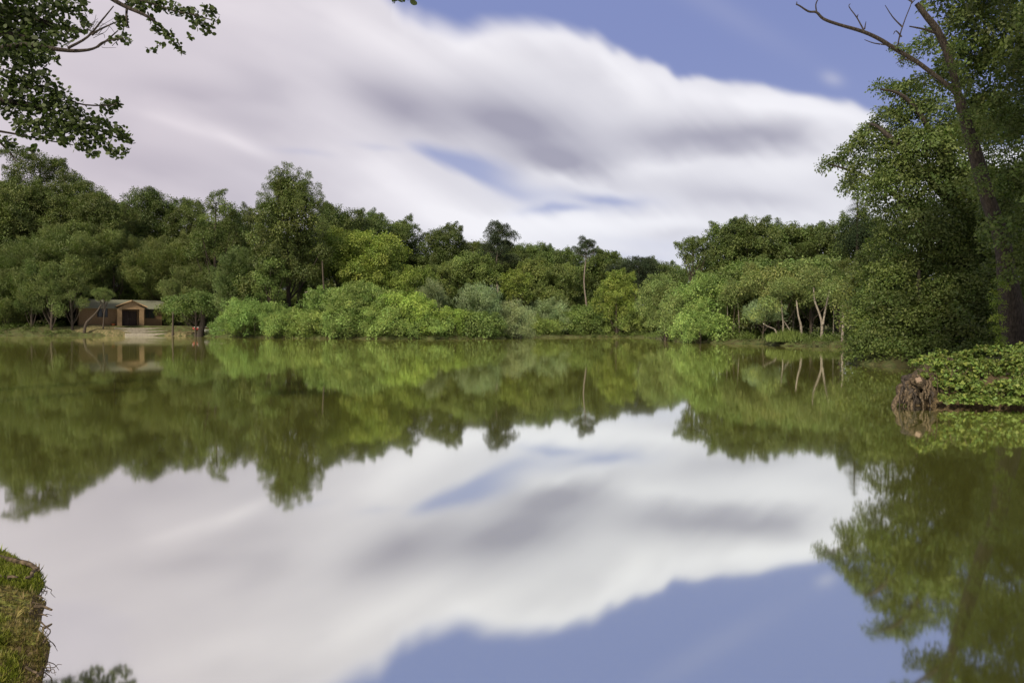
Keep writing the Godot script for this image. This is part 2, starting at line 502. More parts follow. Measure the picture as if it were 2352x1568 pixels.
# A tree from its place in the photograph: x of its axis, y of its top, width, distance, y where its leaves end.
func tree(called: String, kind_name: String, px: float, ytop: float, wpx: float, d: float, ybot: float, label: String, group: String, shape := "round", lean := 0.0) -> Node3D:
	var kind: Dictionary = KIND[kind_name]
	var top := pp(px, ytop, d)
	var gy := ground(top.x, top.z) - 0.05
	var t := thing(called, label, "bush" if shape == "bush" else "tree", Vector3(top.x, gy, top.z), group)
	var H := top.y - gy
	var R := wpx / F * d * 0.5
	var cb := clampf(pp(px, ybot, d).y - gy, 0.15, H * 0.8)
	var lobes := []
	var base: Color = kind.c
	var tv := 1.0 + rf(-0.12, 0.12)
	base = Color(base.r * tv * (1.0 + rf(-0.07, 0.1)), base.g * tv, base.b * tv)
	var ry := (H - cb) * 0.5
	var cy := cb + ry
	var trunk := new_st()
	var s0: float = kind.s
	if shape == "pine":
		for k in 9:
			var f := float(k) / 8.0
			var an := k * 2.4 + rf(0, 1)
			var rr := R * (0.25 + 0.6 * sin(PI * (0.25 + 0.75 * (1.0 - f)))) * rf(0.6, 1.1)
			if k == 8:
				rr = 0.0
			lobes.append([Vector3(cos(an) * rr, lerpf(cb, H - 0.5, f), sin(an) * rr), R * rf(0.32, 0.46)])
		s0 = R * 0.28
	else:
		var nl := 11 + int(clampf(R * 2.0, 0, 12))
		for k in nl:
			var f := (k + 0.5) / nl
			var yy := lerpf(-0.72, 0.86, f)
			var an := k * 2.39996 + rf(-0.4, 0.4)
			var env := sqrt(maxf(0.0, 1.0 - yy * yy))
			if shape == "tall":
				env = pow(maxf(0.0, 1.0 - maxf(yy, -0.3)), 0.6) * 0.8
			elif shape == "bush":
				yy = lerpf(-0.85, 0.8, f)
				env = sqrt(maxf(0.0, 1.0 - pow(maxf(yy, -0.35), 2)))
			elif shape == "spread":
				env = lerpf(1.0, 0.5, maxf(yy, 0.0))
			var lr := R * rf(0.22, 0.46)
			lr = minf(lr, ry * 0.75)
			var rad := maxf(0.0, R * env - lr * 0.75) * rf(0.6, 1.2)
			lobes.append([Vector3(cos(an) * rad + lean * yy * R, cy + yy * ry * rf(0.85, 1.0) - (lr * 0.5 if yy > 0.6 else 0.0), sin(an) * rad), lr])
		lobes.append([Vector3(lean * R * 0.8, H - R * 0.36, 0), R * 0.34])
		lobes.append([Vector3(0, cy, 0), minf(R, ry) * 0.55])
		# small uneven shoots that break the outline
		var shoots := []
		for k in 22:
			var an := rf(0, TAU)
			var q: Array = lobes[rng.randi() % lobes.size()]
			var dd := Vector3(cos(an), rf(0.0, 1.6), sin(an)).normalized()
			var bend_ := Vector3(rf(-0.3, 0.3), rf(-0.2, 0.35), rf(-0.3, 0.3))
			for j in 3:
				shoots.append([q[0] + (dd + bend_ * j * 0.3).normalized() * q[1] * (0.95 + 0.22 * j), q[1] * (0.26 - 0.07 * j)])
		lobes.append_array(shoots)
		s0 = clampf(minf(kind.s, R * 0.3), 0.4, 0.95)
	# trunk and limbs
	var tr := clampf(H * 0.016 + 0.03, 0.06, 0.36)
	var bend := Vector3(rf(-0.35, 0.35) + lean * R * 0.3, 0, rf(-0.2, 0.2))
	var path := smooth_path([Vector3(0, -0.35, 0), Vector3(0, H * 0.06, 0), bend * 0.5 + Vector3(0, H * 0.3, 0), bend + Vector3(0, H * 0.6, 0), Vector3(lean * R * 0.7, H * 0.9, 0)], 3)
	add_tube(trunk, path, tr * 1.25, tr * 0.22, 8, 0.1, 0.8)
	var bark: Material = M[kind.bark]
	var tk := mi("trunk", done(trunk), bark, t)
	var limbs := new_st()
	var cnt := 0
	for L in lobes:
		if cnt > 10:
			break
		var c: Vector3 = L[0]
		var f := clampf((c.y - L[1] * 1.4) / H, 0.08, 0.8)
		var from: Vector3 = path[int(f * (path.size() - 1))]
		var midp := from.lerp(c, 0.5) + Vector3(0, -0.08 * from.distance_to(c), 0)
		add_tube(limbs, smooth_path([from, midp, c + Vector3(0, L[1] * 0.3, 0)], 3), tr * 0.36, tr * 0.08, 5, 0.1)
		cnt += 1
	mi("limbs", done(limbs), bark, t)
	var dens: float = kind.n * 0.8 * (1.0 if shape != "airy" else 0.5)
	crown_of(t, lobes, kind, base, s0, dens)
	return t

# ------------------------------------------------------------------ the land
func px2(px: float, d: float) -> Vector2:
	return Vector2((px - CX) / F * d, -d)

func make_shore() -> void:
	for p in [[-1.15, 6.0], [-1.22, -0.9], [-1.34, -1.7], [-1.62, -2.36], [-3.2, -2.5], [-5.5, -4.6], [-7.4, -7.2], [-9.6, -11.0], [-17.0, -19.0], [-38.0, -42.0], [-64.0, -70.0]]:
		shore.append(Vector2(p[0], p[1]))
	for p in [[-60, 84], [60, 86], [180, 89], [300, 91.5], [390, 91.5], [470, 87], [545, 79], [620, 75], [700, 72.5], [780, 71], [850, 70], [930, 70.3], [1000, 71], [1080, 72.2], [1150, 74], [1195, 80], [1215, 88], [1300, 92], [1400, 93], [1480, 92], [1532, 70], [1548, 60], [1590, 56], [1640, 53], [1700, 51], [1750, 50], [1772, 46], [1810, 44], [1850, 43], [1935, 42], [1990, 40], [2012, 32], [1990, 26], [1950, 23], [1945, 21.5], [1965, 20.4], [2020, 19.6], [2080, 19], [2170, 17], [2190, 14], [2170, 11.5], [2150, 10.4], [2200, 10.0], [2400, 9.7], [2700, 9.0]]:
		shore.append(px2(p[0], p[1]))
	shore.append(Vector2(9.5, -4.0))
	shore.append(Vector2(9.0, 6.0))

func shore_dist(p: Vector2) -> float:
	# positive on land
	var best := 1e9
	var inside := false
	var n := shore.size()
	var j := n - 1
	for i in n:
		var a := shore[j]
		var b := shore[i]
		var ab := b - a
		var t := clampf((p - a).dot(ab) / ab.length_squared(), 0.0, 1.0)
		best = minf(best, (a + ab * t).distance_squared_to(p))
		if (a.y > p.y) != (b.y > p.y) and p.x < (b.x - a.x) * (p.y - a.y) / (b.y - a.y) + a.x:
			inside = not inside
		j = i
	return -sqrt(best) if inside else sqrt(best)

func land(p: Vector2) -> float:
	var d := shore_dist(p)
	if d <= 0.0:
		return maxf(-1.6, -0.15 + d * 0.5)
	var h := lerpf(-0.15, 0.3, smoothstep(0.0, 0.45, d)) + 0.012 * d
	var hut := p.distance_to(px2(270, 97))
	h += 1.0 * smoothstep(0.3, 5.0, d) * (1.0 - smoothstep(9.0, 18.0, hut))
	var back := smoothstep(-60.0, -95.0, p.y)
	h += (0.11 * maxf(0.0, d - 9.0)) * back * (1.0 - 0.45 * smoothstep(-5.0, 20.0, p.x))
	h += 0.12 * maxf(0.0, d - 8.0) * (1.0 - back) * smoothstep(10.0, 20.0, p.x)
	if d > 1.0:
		h += nz2.get_noise_2d(p.x * 9.0, p.y * 9.0) * 0.22 * smoothstep(1.0, 4.0, d)
	return minf(h, 9.0 + d * 0.03)

func make_land() -> void:
	# one sheet, finer where it is near
	var xs := []
	var zs := []
	var x := -170.0
	while x <= 170.0:
		xs.append(x)
		x += 1.0 if absf(x) < 75.0 else 4.0
	var z := 14.0
	while z >= -210.0:
		zs.append(z)
		z -= 0.7 if z > -26.0 else (1.0 if z > -104.0 else 5.0)
	var vs := PackedVector3Array()
	var ix := PackedInt32Array()
	var nx := xs.size()
	for zz in zs:
		for xx in xs:
			vs.append(Vector3(xx, land(Vector2(xx, zz)), zz))
	for j in zs.size() - 1:
		for i in nx - 1:
			var a := j * nx + i
			ix.append_array([a, a + nx, a + nx + 1, a, a + nx + 1, a + 1])
	var st := SurfaceTool.new()
	var arr := []
	arr.resize(Mesh.ARRAY_MAX)
	arr[Mesh.ARRAY_VERTEX] = vs
	arr[Mesh.ARRAY_INDEX] = ix
	var am := ArrayMesh.new()
	am.add_surface_from_arrays(Mesh.PRIMITIVE_TRIANGLES, arr)
	st.create_from(am, 0)
	st.generate_normals()
	struct("ground", st.commit(), M.ground)
	# the lake's skin, and the silty water below it
	for k in [["water", 0.0, M.water], ["lake_bed", -0.06, M.silt]]:
		var pm := PlaneMesh.new()
		pm.size = Vector2(340, 230)
		var o := struct(k[0], pm, k[2])
		o.position = Vector3(0, k[1], -95.0)

# ------------------------------------------------------------------ cabin and its landing
func boards(st: SurfaceTool, x0: float, x1: float, y0: float, y1: float, z: float, t := Transform3D()) -> void:
	var h := 0.145
	var y := y0
	while y < y1 - 0.02:
		var top := minf(y + h - 0.012, y1)
		add_box(st, Vector3(x0, y, z - 0.05), Vector3(x1, top, z + rf(0.0, 0.006)), t)
		y += h

func make_cabin() -> void:
	var at := pp(279, 747, 96.5)
	at.y = 1.32
	var t := thing("cabin", "brown timber cabin with a low grey-green roof and gabled porch", "cabin", at)
	t.rotation.y = deg_to_rad(36.0)
	t.scale = Vector3.ONE * 0.94
	var hw := 5.45
	var dp := 5.0
	var wh := 2.75
	# front walls in boards with openings, set between the window and door positions
	var front := new_st()
	add_box(front, Vector3(-hw, 0, -0.2), Vector3(-3.25, wh, -0.06))
	boards(front, -hw, -3.2, 0.0, wh, 0.0)
	boards(front, -3.2, -1.8, 0.0, 1.3, 0.0)
	boards(front, -3.2, -1.8, 2.62, wh, 0.0)
	boards(front, -1.8, 0.0, 0.0, wh, 0.0)
	boards(front, 0.0, 2.0, 2.35, wh, 0.0)
	boards(front, 2.0, 3.1, 0.0, wh, 0.0)
	boards(front, 3.1, 4.45, 0.0, 1.22, 0.0)
	boards(front, 3.1, 4.45, 2.58, wh, 0.0)
	boards(front, 4.45, hw, 0.0, wh, 0.0)
	mi("front_wall", done(front), M.timber, t)
	var back := new_st()
	boards(back, -hw, hw, 0.0, wh, -dp)
	mi("rear_wall", done(back), M.timber, t)
	for sgn in [-1.0, 1.0]:
		var e := new_st()
		var tt := Transform3D(Basis(Vector3.UP, PI / 2), Vector3(sgn * hw - 0.02 * sgn, 0, 0))
		boards(e, 0.0, dp, 0.0, wh, 0.0, tt)
		# gable triangle as boards of shrinking length
		var y := wh
		while y < wh + 1.0:
			var w := dp * 0.5 * (1.0 - (y - wh) / 1.08)
			add_box(e, Vector3(dp * 0.5 - w, y, -0.05), Vector3(dp * 0.5 + w, y + 0.133, 0.0), tt)
			y += 0.145
		mi("end_wall", done(e), M.timber, t)
	# floor plinth
	var pl := new_st()
	add_box(pl, Vector3(-hw - 0.1, -0.9, -dp - 0.1), Vector3(hw + 0.1, -0.003, 0.06))
	mi("plinth", done(pl), M.concrete, t)
	# roof: two slopes with thickness
	var roof := new_st()
	var rise := 1.12
	var oh := 0.55
	for sgn in [-1.0, 1.0]:
		var zc := -dp * 0.5
		var half := dp * 0.5 + oh
		var a := Vector3(-hw - 0.6, wh + rise + 0.08, zc)
		var b := Vector3(hw + 0.6, wh + rise + 0.08, zc)
		var c := Vector3(hw + 0.6, wh - rise * oh / (dp * 0.5) + 0.08, zc + sgn * half)
		var d := Vector3(-hw - 0.6, c.y, c.z)
		var th := Vector3(0, 0.1, 0)
		roof.set_smooth_group(-1)
		if sgn < 0:
			var tmp := a
			a = b
			b = tmp
			tmp = c
			c = d
			d = tmp
		quad(roof, a + th, b + th, c + th, d + th)
		quad(roof, d, c, b, a)
		quad(roof, d + th, c + th, c, d)
		quad(roof, b + th, a + th, a, b)
		quad(roof, c + th, b + th, b, c)
		quad(roof, a + th, d + th, d, a)
	var rf_ := mi("roof", done(roof), M.felt, t)
	for sx in [-1.0, 1.0]:
		for sz in [-1.0, 1.0]:
			var p0 := Vector3(sx * (hw + 0.63), wh + rise + 0.06, -dp * 0.5)
			var p1 := Vector3(sx * (hw + 0.63), wh - rise * oh / (dp * 0.5) + 0.06, -dp * 0.5 + sz * (dp * 0.5 + oh))
			var barge := new_st()
			add_tube(barge, [p0, p1], 0.085, 0.085, 4, 0.0)
			mi("bargeboard", done(barge), M.dark_wood, rf_)
	# porch: gabled roof on two boarded pillars, standing forward
	var porch := new_st()
	var pxc := 1.15
	for sgn in [-1.0, 1.0]:
		porch.set_smooth_group(-1)
		var a := Vector3(pxc, wh + 1.02, 1.55)
		var b := Vector3(pxc, wh + 1.02, -2.4)
		var c := Vector3(pxc + sgn * 2.05, wh + 0.12, -2.4)
		var d := Vector3(pxc + sgn * 2.05, wh + 0.12, 1.55)
		var th := Vector3(0, 0.11, 0)
		if sgn < 0:
			var tmp := a
			a = d
			d = tmp
			tmp = b
			b = c
			c = tmp
		quad(porch, a + th, b + th, c + th, d + th)
		quad(porch, d, c, b, a)
		quad(porch, d + th, d, a, a + th)
		quad(porch, d + th, c + th, c, d)
		quad(porch, a, b, b + th, a + th)
	var po := mi("porch_roof", done(porch), M.felt, t)
	for sgn in [-1.0, 1.0]:
		var pb := new_st()
		add_tube(pb, [Vector3(pxc - sgn * 0.05, wh + 1.07, 1.6), Vector3(pxc + sgn * 2.07, wh + 0.14, 1.6)], 0.1, 0.1, 4, 0.0)
		mi("bargeboard", done(pb), M.trim, po)
	var pg := new_st()
	var y := wh + 0.02
	while y < wh + 0.85:
		var w := 1.75 * (1.0 - (y + 0.14 - wh) / 1.0)
		add_box(pg, Vector3(pxc - w - 0.1, y, 1.28), Vector3(pxc + w + 0.1, y + 0.133, 1.34))
		y += 0.145
	add_box(pg, Vector3(pxc - 1.75, wh - 0.22, 1.26), Vector3(pxc + 1.75, wh + 0.01, 1.37))
	mi("porch_gable", done(pg), M.trim, po)
	for xx in [-0.42, 2.5]:
		var ps := new_st()
		var yy := 0.0
		while yy < wh - 0.25:
			add_box(ps, Vector3(xx - 0.3, yy, 1.0), Vector3(xx + 0.3, yy + 0.133, 1.34))
			yy += 0.145
		mi("porch_pillar", done(ps), M.trim, t)
	# door, two leaves
	for k in 2:
		var ds := new_st()
		for b in 4:
			add_box(ds, Vector3(0.06 + k * 0.96 + b * 0.23, 0.02, -0.07), Vector3(0.06 + k * 0.96 + b * 0.23 + 0.218, 2.32, -0.03))
		var dr := mi("door", done(ds), M.dark_wood, t)
		var hs := new_st()
		add_box(hs, Vector3(0.88 + k * 0.2, 1.0, -0.03), Vector3(0.92 + k * 0.2, 1.14, 0.02))
		mi("handle", done(hs), M.concrete, dr)
	for q in [[-3.2, 1.4, 1.3, 1.32], [3.1, 1.35, 1.22, 1.36]]:
		var ws := new_st()
		var x0: float = q[0]
		var x1: float = q[0] + q[1]
		var y0: float = q[2]
		var y1: float = q[2] + q[3]
		add_box(ws, Vector3(x0 + 0.002, y0 + 0.002, -0.06), Vector3(x0 + 0.08, y1, 0.025))
		add_box(ws, Vector3(x1 - 0.08, y0 + 0.002, -0.06), Vector3(x1 - 0.002, y1, 0.025))
		add_box(ws, Vector3(x0 + 0.08, y0 + 0.002, -0.06), Vector3(x1 - 0.08, y0 + 0.08, 0.02))
		add_box(ws, Vector3(x0 + 0.08, y1 - 0.08, -0.06), Vector3(x1 - 0.08, y1, 0.02))
		add_box(ws, Vector3((x0 + x1) / 2 - 0.03, y0 + 0.08, -0.05), Vector3((x0 + x1) / 2 + 0.03, y1 - 0.08, 0.015))
		var wn := mi("window", done(ws), M.dark_wood, t)
		for k in 2:
			var gs := new_st()
			var gx0 := lerpf(x0, x1, 0.5 * k) + 0.06
			add_box(gs, Vector3(gx0, y0 + 0.08, -0.04), Vector3(gx0 + (x1 - x0) * 0.5 - 0.1, y1 - 0.08, -0.025))
			mi("pane", done(gs), M.pane, wn)
	# pot by the porch
	var pot := new_st()
	var pr := []
	for k in 5:
		pr.append(Vector3(0, k * 0.09, 0))
	add_tube(pot, pr, 0.16, 0.27, 12, 0.0)
	var pn := thing("flower_pot", "small orange clay pot beside the cabin porch", "pot", t.transform * Vector3(-1.15, 0.0, 0.5))
	mi("pot", done(pot), M.terracotta, pn)
	leafy("plant", C.fine, pn, [[Vector3(0, 0.5, 0), 0.24]], Color(0.07, 0.11, 0.02), 0.16, 0.4)
	# landing: three long pale slabs stepping down to the water
	var land_ := thing("landing_steps", "three broad pale slabs stepping from cabin down to the water", "steps", pp(345, 770, 92.0) * Vector3(1, 0, 1))
	land_.rotation.y = deg_to_rad(22.0)
	for k in 3:
		var s := new_st()
		var z0 := 0.35 - k * 1.35
		add_box(s, Vector3(-3.0 - k * 0.8, 0.0 + k * 0.3, z0 - 1.6), Vector3(3.3 - k * 0.9, 0.36 + k * 0.36, z0))
		mi("step", done(s), M.concrete, land_)
	# worn sandy bank beside the landing, and the path past it
	for q in [["sandy_bank", 165.0, 306.0, 90.4, 94.2, 0.35], ["sandy_path", 380.0, 462.0, 90.2, 93.2, 0.02]]:
		var sd := new_st()
		sd.set_smooth_group(0)
		var f := func(a: int, b: int) -> Vector3:
			var u := a / 26.0
			var w := b / 14.0
			var px: float = lerpf(q[1], q[2], u) + nz.get_noise_2d(w * 300.0, u * 90.0) * 14.0
			var dd: float = lerpf(q[3], q[4], w) + nz.get_noise_2d(u * 400.0, 50.0) * 1.2
			var x := (px - CX) / F * dd
			var rim := smoothstep(0.0, 0.22, u) * smoothstep(0.0, 0.22, 1.0 - u) * smoothstep(0.0, 0.25, w) * smoothstep(0.0, 0.15, 1.0 - w)
			return Vector3(x, maxf(land(Vector2(x, -dd)), -0.1) + (0.14 + q[5] * (1.0 - w) + 0.1 * nz2.get_noise_2d(px * 6.0, dd * 60.0)) * rim - 0.12 * (1.0 - minf(rim * 6.0, 1.0)), -dd)
		for i in 26:
			for j in 14:
				quad(sd, f.call(i, j), f.call(i, j + 1), f.call(i + 1, j + 1), f.call(i + 1, j))
		struct(q[0], done(sd), M.sand)
	# boats drawn up on the bank
	boat("rowing_boat", "pale pink-white rowing boat drawn up on the sandy bank", pp(490, 744, 90.0), 2.9, 0.2, M.white, M.pink)
	boat("rowing_boat", "small red boat lying beside the pale rowing boat", pp(459, 745, 92.5), 1.9, 0.35, M.red, M.white)

func boat(called: String, label: String, at: Vector3, length: float, turn: float, hull_m: Material, rim_m: Material) -> void:
	at.y = ground(at.x, at.z) + 0.16
	var t := thing(called, label, "boat", at)
	t.rotation.y = turn
	var st := new_st()
	st.set_smooth_group(0)
	var rim := []
	var rim2 := []
	var n := 12
	var prof := func(i: int, k: int) -> Vector3:
		var u := i / float(n) * 2.0 - 1.0
		var w := 0.48 * pow(maxf(0.0, 1.0 - pow(absf(u), 2.4)), 0.7)
		var a := k / 8.0 * PI
		return Vector3(u * length * 0.5, 0.46 + 0.1 * u * u - sin(a) * (0.46 + 0.02 * u) * (1.0 - 0.35 * pow(absf(u), 4.0)), -cos(a) * w)
	for i in n:
		for k in 8:
			quad(st, prof.call(i, k), prof.call(i + 1, k), prof.call(i + 1, k + 1), prof.call(i, k + 1))
	mi("hull", done(st), hull_m, t)
	for i in n + 1:
		rim.append(prof.call(i, 0))
		rim2.append(prof.call(i, 8))
	var rs := new_st()
	add_tube(rs, rim, 0.035, 0.035, 5, 0.0)
	add_tube(rs, rim2, 0.035, 0.035, 5, 0.0)
	mi("gunwale", done(rs), rim_m, t)
	for u in [-0.35, 0.3]:
		var ss := new_st()
		add_box(ss, Vector3(u * length * 0.5 - 0.11, 0.33, -0.4), Vector3(u * length * 0.5 + 0.11, 0.36, 0.4))
		mi("seat", done(ss), rim_m, t)

# ------------------------------------------------------------------ woods
func make_woods() -> void:
	for a in [
		[20, 404, 260, 104, 640, "dark", "broad dark oak below the thin-crowned tree in the wood"],
		[165, 410, 230, 106, 620, "dark", "dark oak in the wood standing above the cabin gable"],
		[235, 440, 140, 102, 600, "oak", "olive oak above the cabin roof behind the grey-green birch"],
		[345, 424, 190, 114, 640, "dark", "darkest round oak on the skyline above the landing steps"],
		[435, 452, 120, 112, 640, "dark", "dark oak squeezed between darkest oak and open-crowned ash"],
		[570, 470, 120, 110, 640, "oak", "oak between the open-crowned ash and the tallest dark tree"],
	]:
		tree("oak_tree", a[5], a[0], a[1], a[2], a[3], a[4], a[6], "oaks in the wood behind the cabin")
	for a in [[-110, 420, 240, 104, 640], [280, 470, 180, 118, 660], [500, 500, 180, 118, 660]]:
		tree("oak_tree", "dark", a[0], a[1], a[2], a[3], a[4], "leafy tree deep in the wood behind the skyline oaks", "trees deep in the wood")
	tree("sparse_tree", "oak", 95, 347, 150, 108, 460, "thin-crowned tree rising above the oaks under the overhanging alder branch", "", "airy")
	tree("ash_tree", "oak", 497, 433, 150, 98, 640, "open-crowned ash with visible branches behind the small leaning tree", "", "airy")
	var tall := tree("tall_oak", "dark", 664, 396, 200, 84, 735, "tallest dark tree with upright spiky top above the lakeside bushes", "", "tall")
	spikes(tall, 664, 84)
	for a in [[60, 555, 200, 95, 730, "rounded olive birch behind the saplings on the shore"], [160, 505, 210, 99, 700, "tall olive birch between saplings and the grey-green birch"], [395, 545, 190, 104, 690, "wide olive birch behind the cabin's far corner"], [450, 600, 130, 98, 725, "olive birch behind the low spreading tree"], [20, 610, 150, 92, 752, "low olive birch at the end of the wood, away from cabin"], [330, 600, 130, 104, 690, "olive birch peeping over the cabin porch"]]:
		tree("birch_tree", "birch", a[0], a[1], a[2], a[3], a[4], a[5], "birches beside the cabin")
	tree("birch_tree", "birch", 262, 515, 150, 101.5, 672, "grey-green birch standing close behind the cabin roof", "")
	tree("birch_tree", "birch", 112, 600, 130, 91, 715, "slender birch on the bank between cabin and the left shore", "")
	for a in [[72, 590, 70, 89.5, 738, "slender birch sapling farthest from the cabin at the shore"], [117, 600, 76, 89.5, 732, "middle one of three slender saplings by the shore"], [165, 585, 80, 91.0, 725, "slender birch sapling nearest the bent leaning trunk"]]:
		tree("birch_sapling", "birch", a[0], a[1], a[2], a[3], a[4], a[5], "saplings on the shore left of the cabin", "tall")
	tree("alder_sapling", "birch", 236, 660, 44, 91.8, 690, "small sapling leaning in front of the cabin window", "")
	tree("alder_sapling", "birch", 396, 640, 44, 91.2, 690, "thin straight sapling at the edge of the landing steps", "")
	tree("leaning_tree", "mid", 448, 672, 120, 88.0, 728, "low spreading tree with a thick dark leaning trunk by the boats", "", "spread")
	leaning_trunk(thing("bent_tree", "bent dark trunk leaning out over water in front of the cabin", "tree", pp(190, 770, 90.2) * Vector3(1, 0, 1)))
	tree("birch_tree", "birch", 552, 560, 130, 84, 735, "light olive birch with dark stem right of the leaning tree", "")
	# middle: behind the bushes
	for a in [[770, 468, 160, 102, 640, "dark oak on the skyline close beside the tallest tree"], [850, 487, 160, 114, 640, "dark oak behind the largest yellow-green maple"], [925, 503, 130, 117, 640, "dark oak sloping down behind the yellow-green maples"], [1022, 513, 116, 115, 650, "dark round-headed oak standing clear on the skyline by ragged pine"], [1095, 548, 110, 122, 650, "low dark oak just before the ragged pine"]]:
		tree("oak_tree", "dark", a[0], a[1], a[2], a[3], a[4], a[5], "dark oaks behind the yellow-green maples")
	for a in [[1215, 555, 150, 124, 660, "distant dark oak on the skyline midway between the pines"], [1295, 572, 120, 126, 670, "distant dark oak touching the bare-stemmed pine's tuft"], [1385, 570, 110, 122, 680, "distant dark oak right beside the small tuft crown"], [1545, 607, 110, 128, 690, "farthest dark oak in the dip of the skyline"], [1170, 572, 110, 118, 660, "distant dark oak just beyond the ragged flat pine"], [1500, 597, 110, 120, 690, "distant dark oak beyond the broad dusky pine"]]:
		tree("oak_tree", "dark", a[0], a[1], a[2], a[3], a[4], a[5], "distant oaks round the pines")
	for a in [[1120, 590, 150, 138, 720], [1250, 600, 150, 138, 720], [1340, 612, 140, 138, 720], [1430, 618, 150, 138, 720], [1530, 622, 150, 136, 720], [1010, 570, 160, 136, 720], [900, 560, 160, 132, 720], [780, 540, 160, 128, 720], [680, 530, 160, 128, 720], [580, 540, 150, 128, 720], [460, 530, 160, 128, 720], [330, 520, 180, 128, 720], [180, 510, 180, 126, 720], [30, 510, 180, 126, 720]]:
		tree("oak_tree", "oak", a[0], a[1], a[2], a[3], a[4], "leafy tree deep in the wood behind the skyline oaks", "trees deep in the wood", "bush")
	for a in [[640, 660, 120, 92, 750], [740, 640, 130, 90, 750], [860, 640, 130, 92, 750], [980, 660, 120, 94, 760], [1080, 660, 120, 98, 760], [1160, 670, 100, 100, 760], [1320, 670, 110, 104, 765], [1390, 660, 100, 104, 765], [430, 680, 120, 101, 745], [330, 660, 130, 106, 740], [220, 655, 130, 106, 740], [120, 670, 130, 101, 750], [30, 680, 120, 98, 755]]:
		tree("hazel_bush", "mid", a[0], a[1], a[2], a[3], a[4], "leafy hazel filling the shade under the tall trees", "hazels under the tall trees", "bush")
	tree("scots_pine", "pine", 1465, 584, 120, 116, 690, "broad dusky pine on the skyline right of the bare-stemmed pine", "", "round")
	pine("scots_pine", 1143, 517, 104, 108, 602, 0.17, "pine with a ragged flat crown and short bare stem", 5)
	pine("scots_pine", 1345, 548, 56, 97, 588, 0.13, "tall pine with small tuft crown on a long pale bare stem", 9)
	for a in [[850, 527, 180, 90, 690, "largest yellow-green maple behind the pale bushes"], [770, 520, 120, 92, 680, "yellow-green maple half hidden by the tallest tree"], [950, 612, 120, 86, 720, "low yellow-green maple behind the brightest bush"]]:
		tree("maple_tree", "yellow", a[0], a[1], a[2], a[3], a[4], a[5], "maples behind the bushes")
	tree("maple_tree", "mid", 1087, 572, 132, 96, 720, "deep green maple standing between the willows and the ragged pine", "")
	tree("maple_tree", "yellow", 1186, 617, 76, 93, 700, "small yellow maple below the ragged pine", "")
	for a in [[1228, 592, 110, 103, 700, "mid-green tree behind the small yellow maple"], [1292, 602, 110, 102, 715, "mid-green tree next to the long bare pine stem"], [1255, 655, 110, 97, 730, "low mid-green tree behind the bushes at the lake head"]]:
		tree("lime_tree", "mid", a[0], a[1], a[2], a[3], a[4], a[5], "green trees left of the bare pine")
	tree("lime_tree", "yellow", 1416, 617, 108, 94, 740, "olive tree with a pointed crown right of the bare pine stem", "")
	tree("lime_tree", "mid", 1012, 606, 66, 90, 690, "narrow olive tree beside the grey willow", "")
	tree("young_birch", "mid", 622, 575, 80, 80, 720, "slim young birch at the foot of the tallest tree", "")
	stem("slender_birch", [[748, 735], [745, 690], [742, 640], [740, 600]], 76.5, 0.14, 0.07, M.bark, "pale straight stem standing before the tallest dark tree", "tree")
	stem("dead_tree", [[735, 700], [730, 675], [716, 668], [700, 672]], 75.5, 0.14, 0.04, M.pale_bark, "short crooked dead stem beside the pale straight stem", "tree")
	# the bushes at the water
	for a in [[585, 690, 180, 78.5, 776, "broad rounded green bush next to the boats"], [556, 718, 90, 81, 774, "small green bush right behind the boats"], [655, 715, 110, 75.5, 777, "green bush under the tallest dark tree"]]:
		tree("willow_bush", "bush", a[0], a[1], a[2], a[3], a[4], a[5], "bushes right of the boats", "bush")
	for a in [[765, 655, 150, 76.5, 778, "pale green bush at the foot of the pale straight stem"], [830, 648, 180, 74.5, 778, "tall pale bush under the largest yellow-green maple"], [720, 712, 120, 74, 778, "low pale bush by the crooked dead stem"], [800, 715, 150, 72.5, 780, "low pale bush dipping into water below the tall pale bush"], [890, 705, 150, 72, 780, "low pale bush beside the brightest yellow-green bush"]]:
		tree("willow_bush", "bush", a[0], a[1], a[2], a[3], a[4], a[5], "pale bushes below the tallest tree", "bush")
	tree("maple_bush", "bright", 935, 668, 150, 73.5, 778, "brightest yellow-green bush at the water", "", "bush")
	tree("maple_bush", "bright", 1035, 705, 100, 73.4, 779, "bright yellow-green bush between the grey and silver willows", "", "bush")
	tree("maple_bush", "bush", 985, 725, 110, 72.6, 780, "low green bush leaning over the water beside the brightest bush", "", "bush")
	tree("silver_willow", "willow", 990, 640, 76, 77, 740, "silvery upright willow behind the brightest yellow bush", "", "bush")
	tree("silver_willow", "willow", 1105, 650, 120, 77.5, 760, "tall domed grey-green willow on the point", "", "bush")
	tree("maple_bush", "mid", 1100, 718, 110, 74.6, 779, "darker green bush at the foot of the domed willow", "", "bush")
	tree("silver_willow", "willow", 1188, 690, 86, 78.0, 776, "pale willow with trailing leaves at the end of the point", "", "bush")
	for a in [[1262, 680, 100, 95, 770], [1250, 728, 90, 93, 775], [1300, 715, 80, 95, 774]]:
		tree("willow_bush", "willow" if a[1] == 680 else "bush", a[0], a[1], a[2], a[3], a[4], "soft green bush at the head of the lake, left of bare pine", "bushes at the head of the lake", "bush")
	tree("alder_bush", "mid", 1345, 700, 100, 95.5, 774, "dark green round bush under the long bare pine stem", "", "bush")
	tree("alder_bush", "bush", 1432, 697, 110, 95.5, 774, "olive bush with crooked stem below the pointed olive tree", "", "bush")
	tree("alder_bush", "mid", 1490, 715, 80, 95, 775, "small round bush in the far corner of the lake", "", "bush")
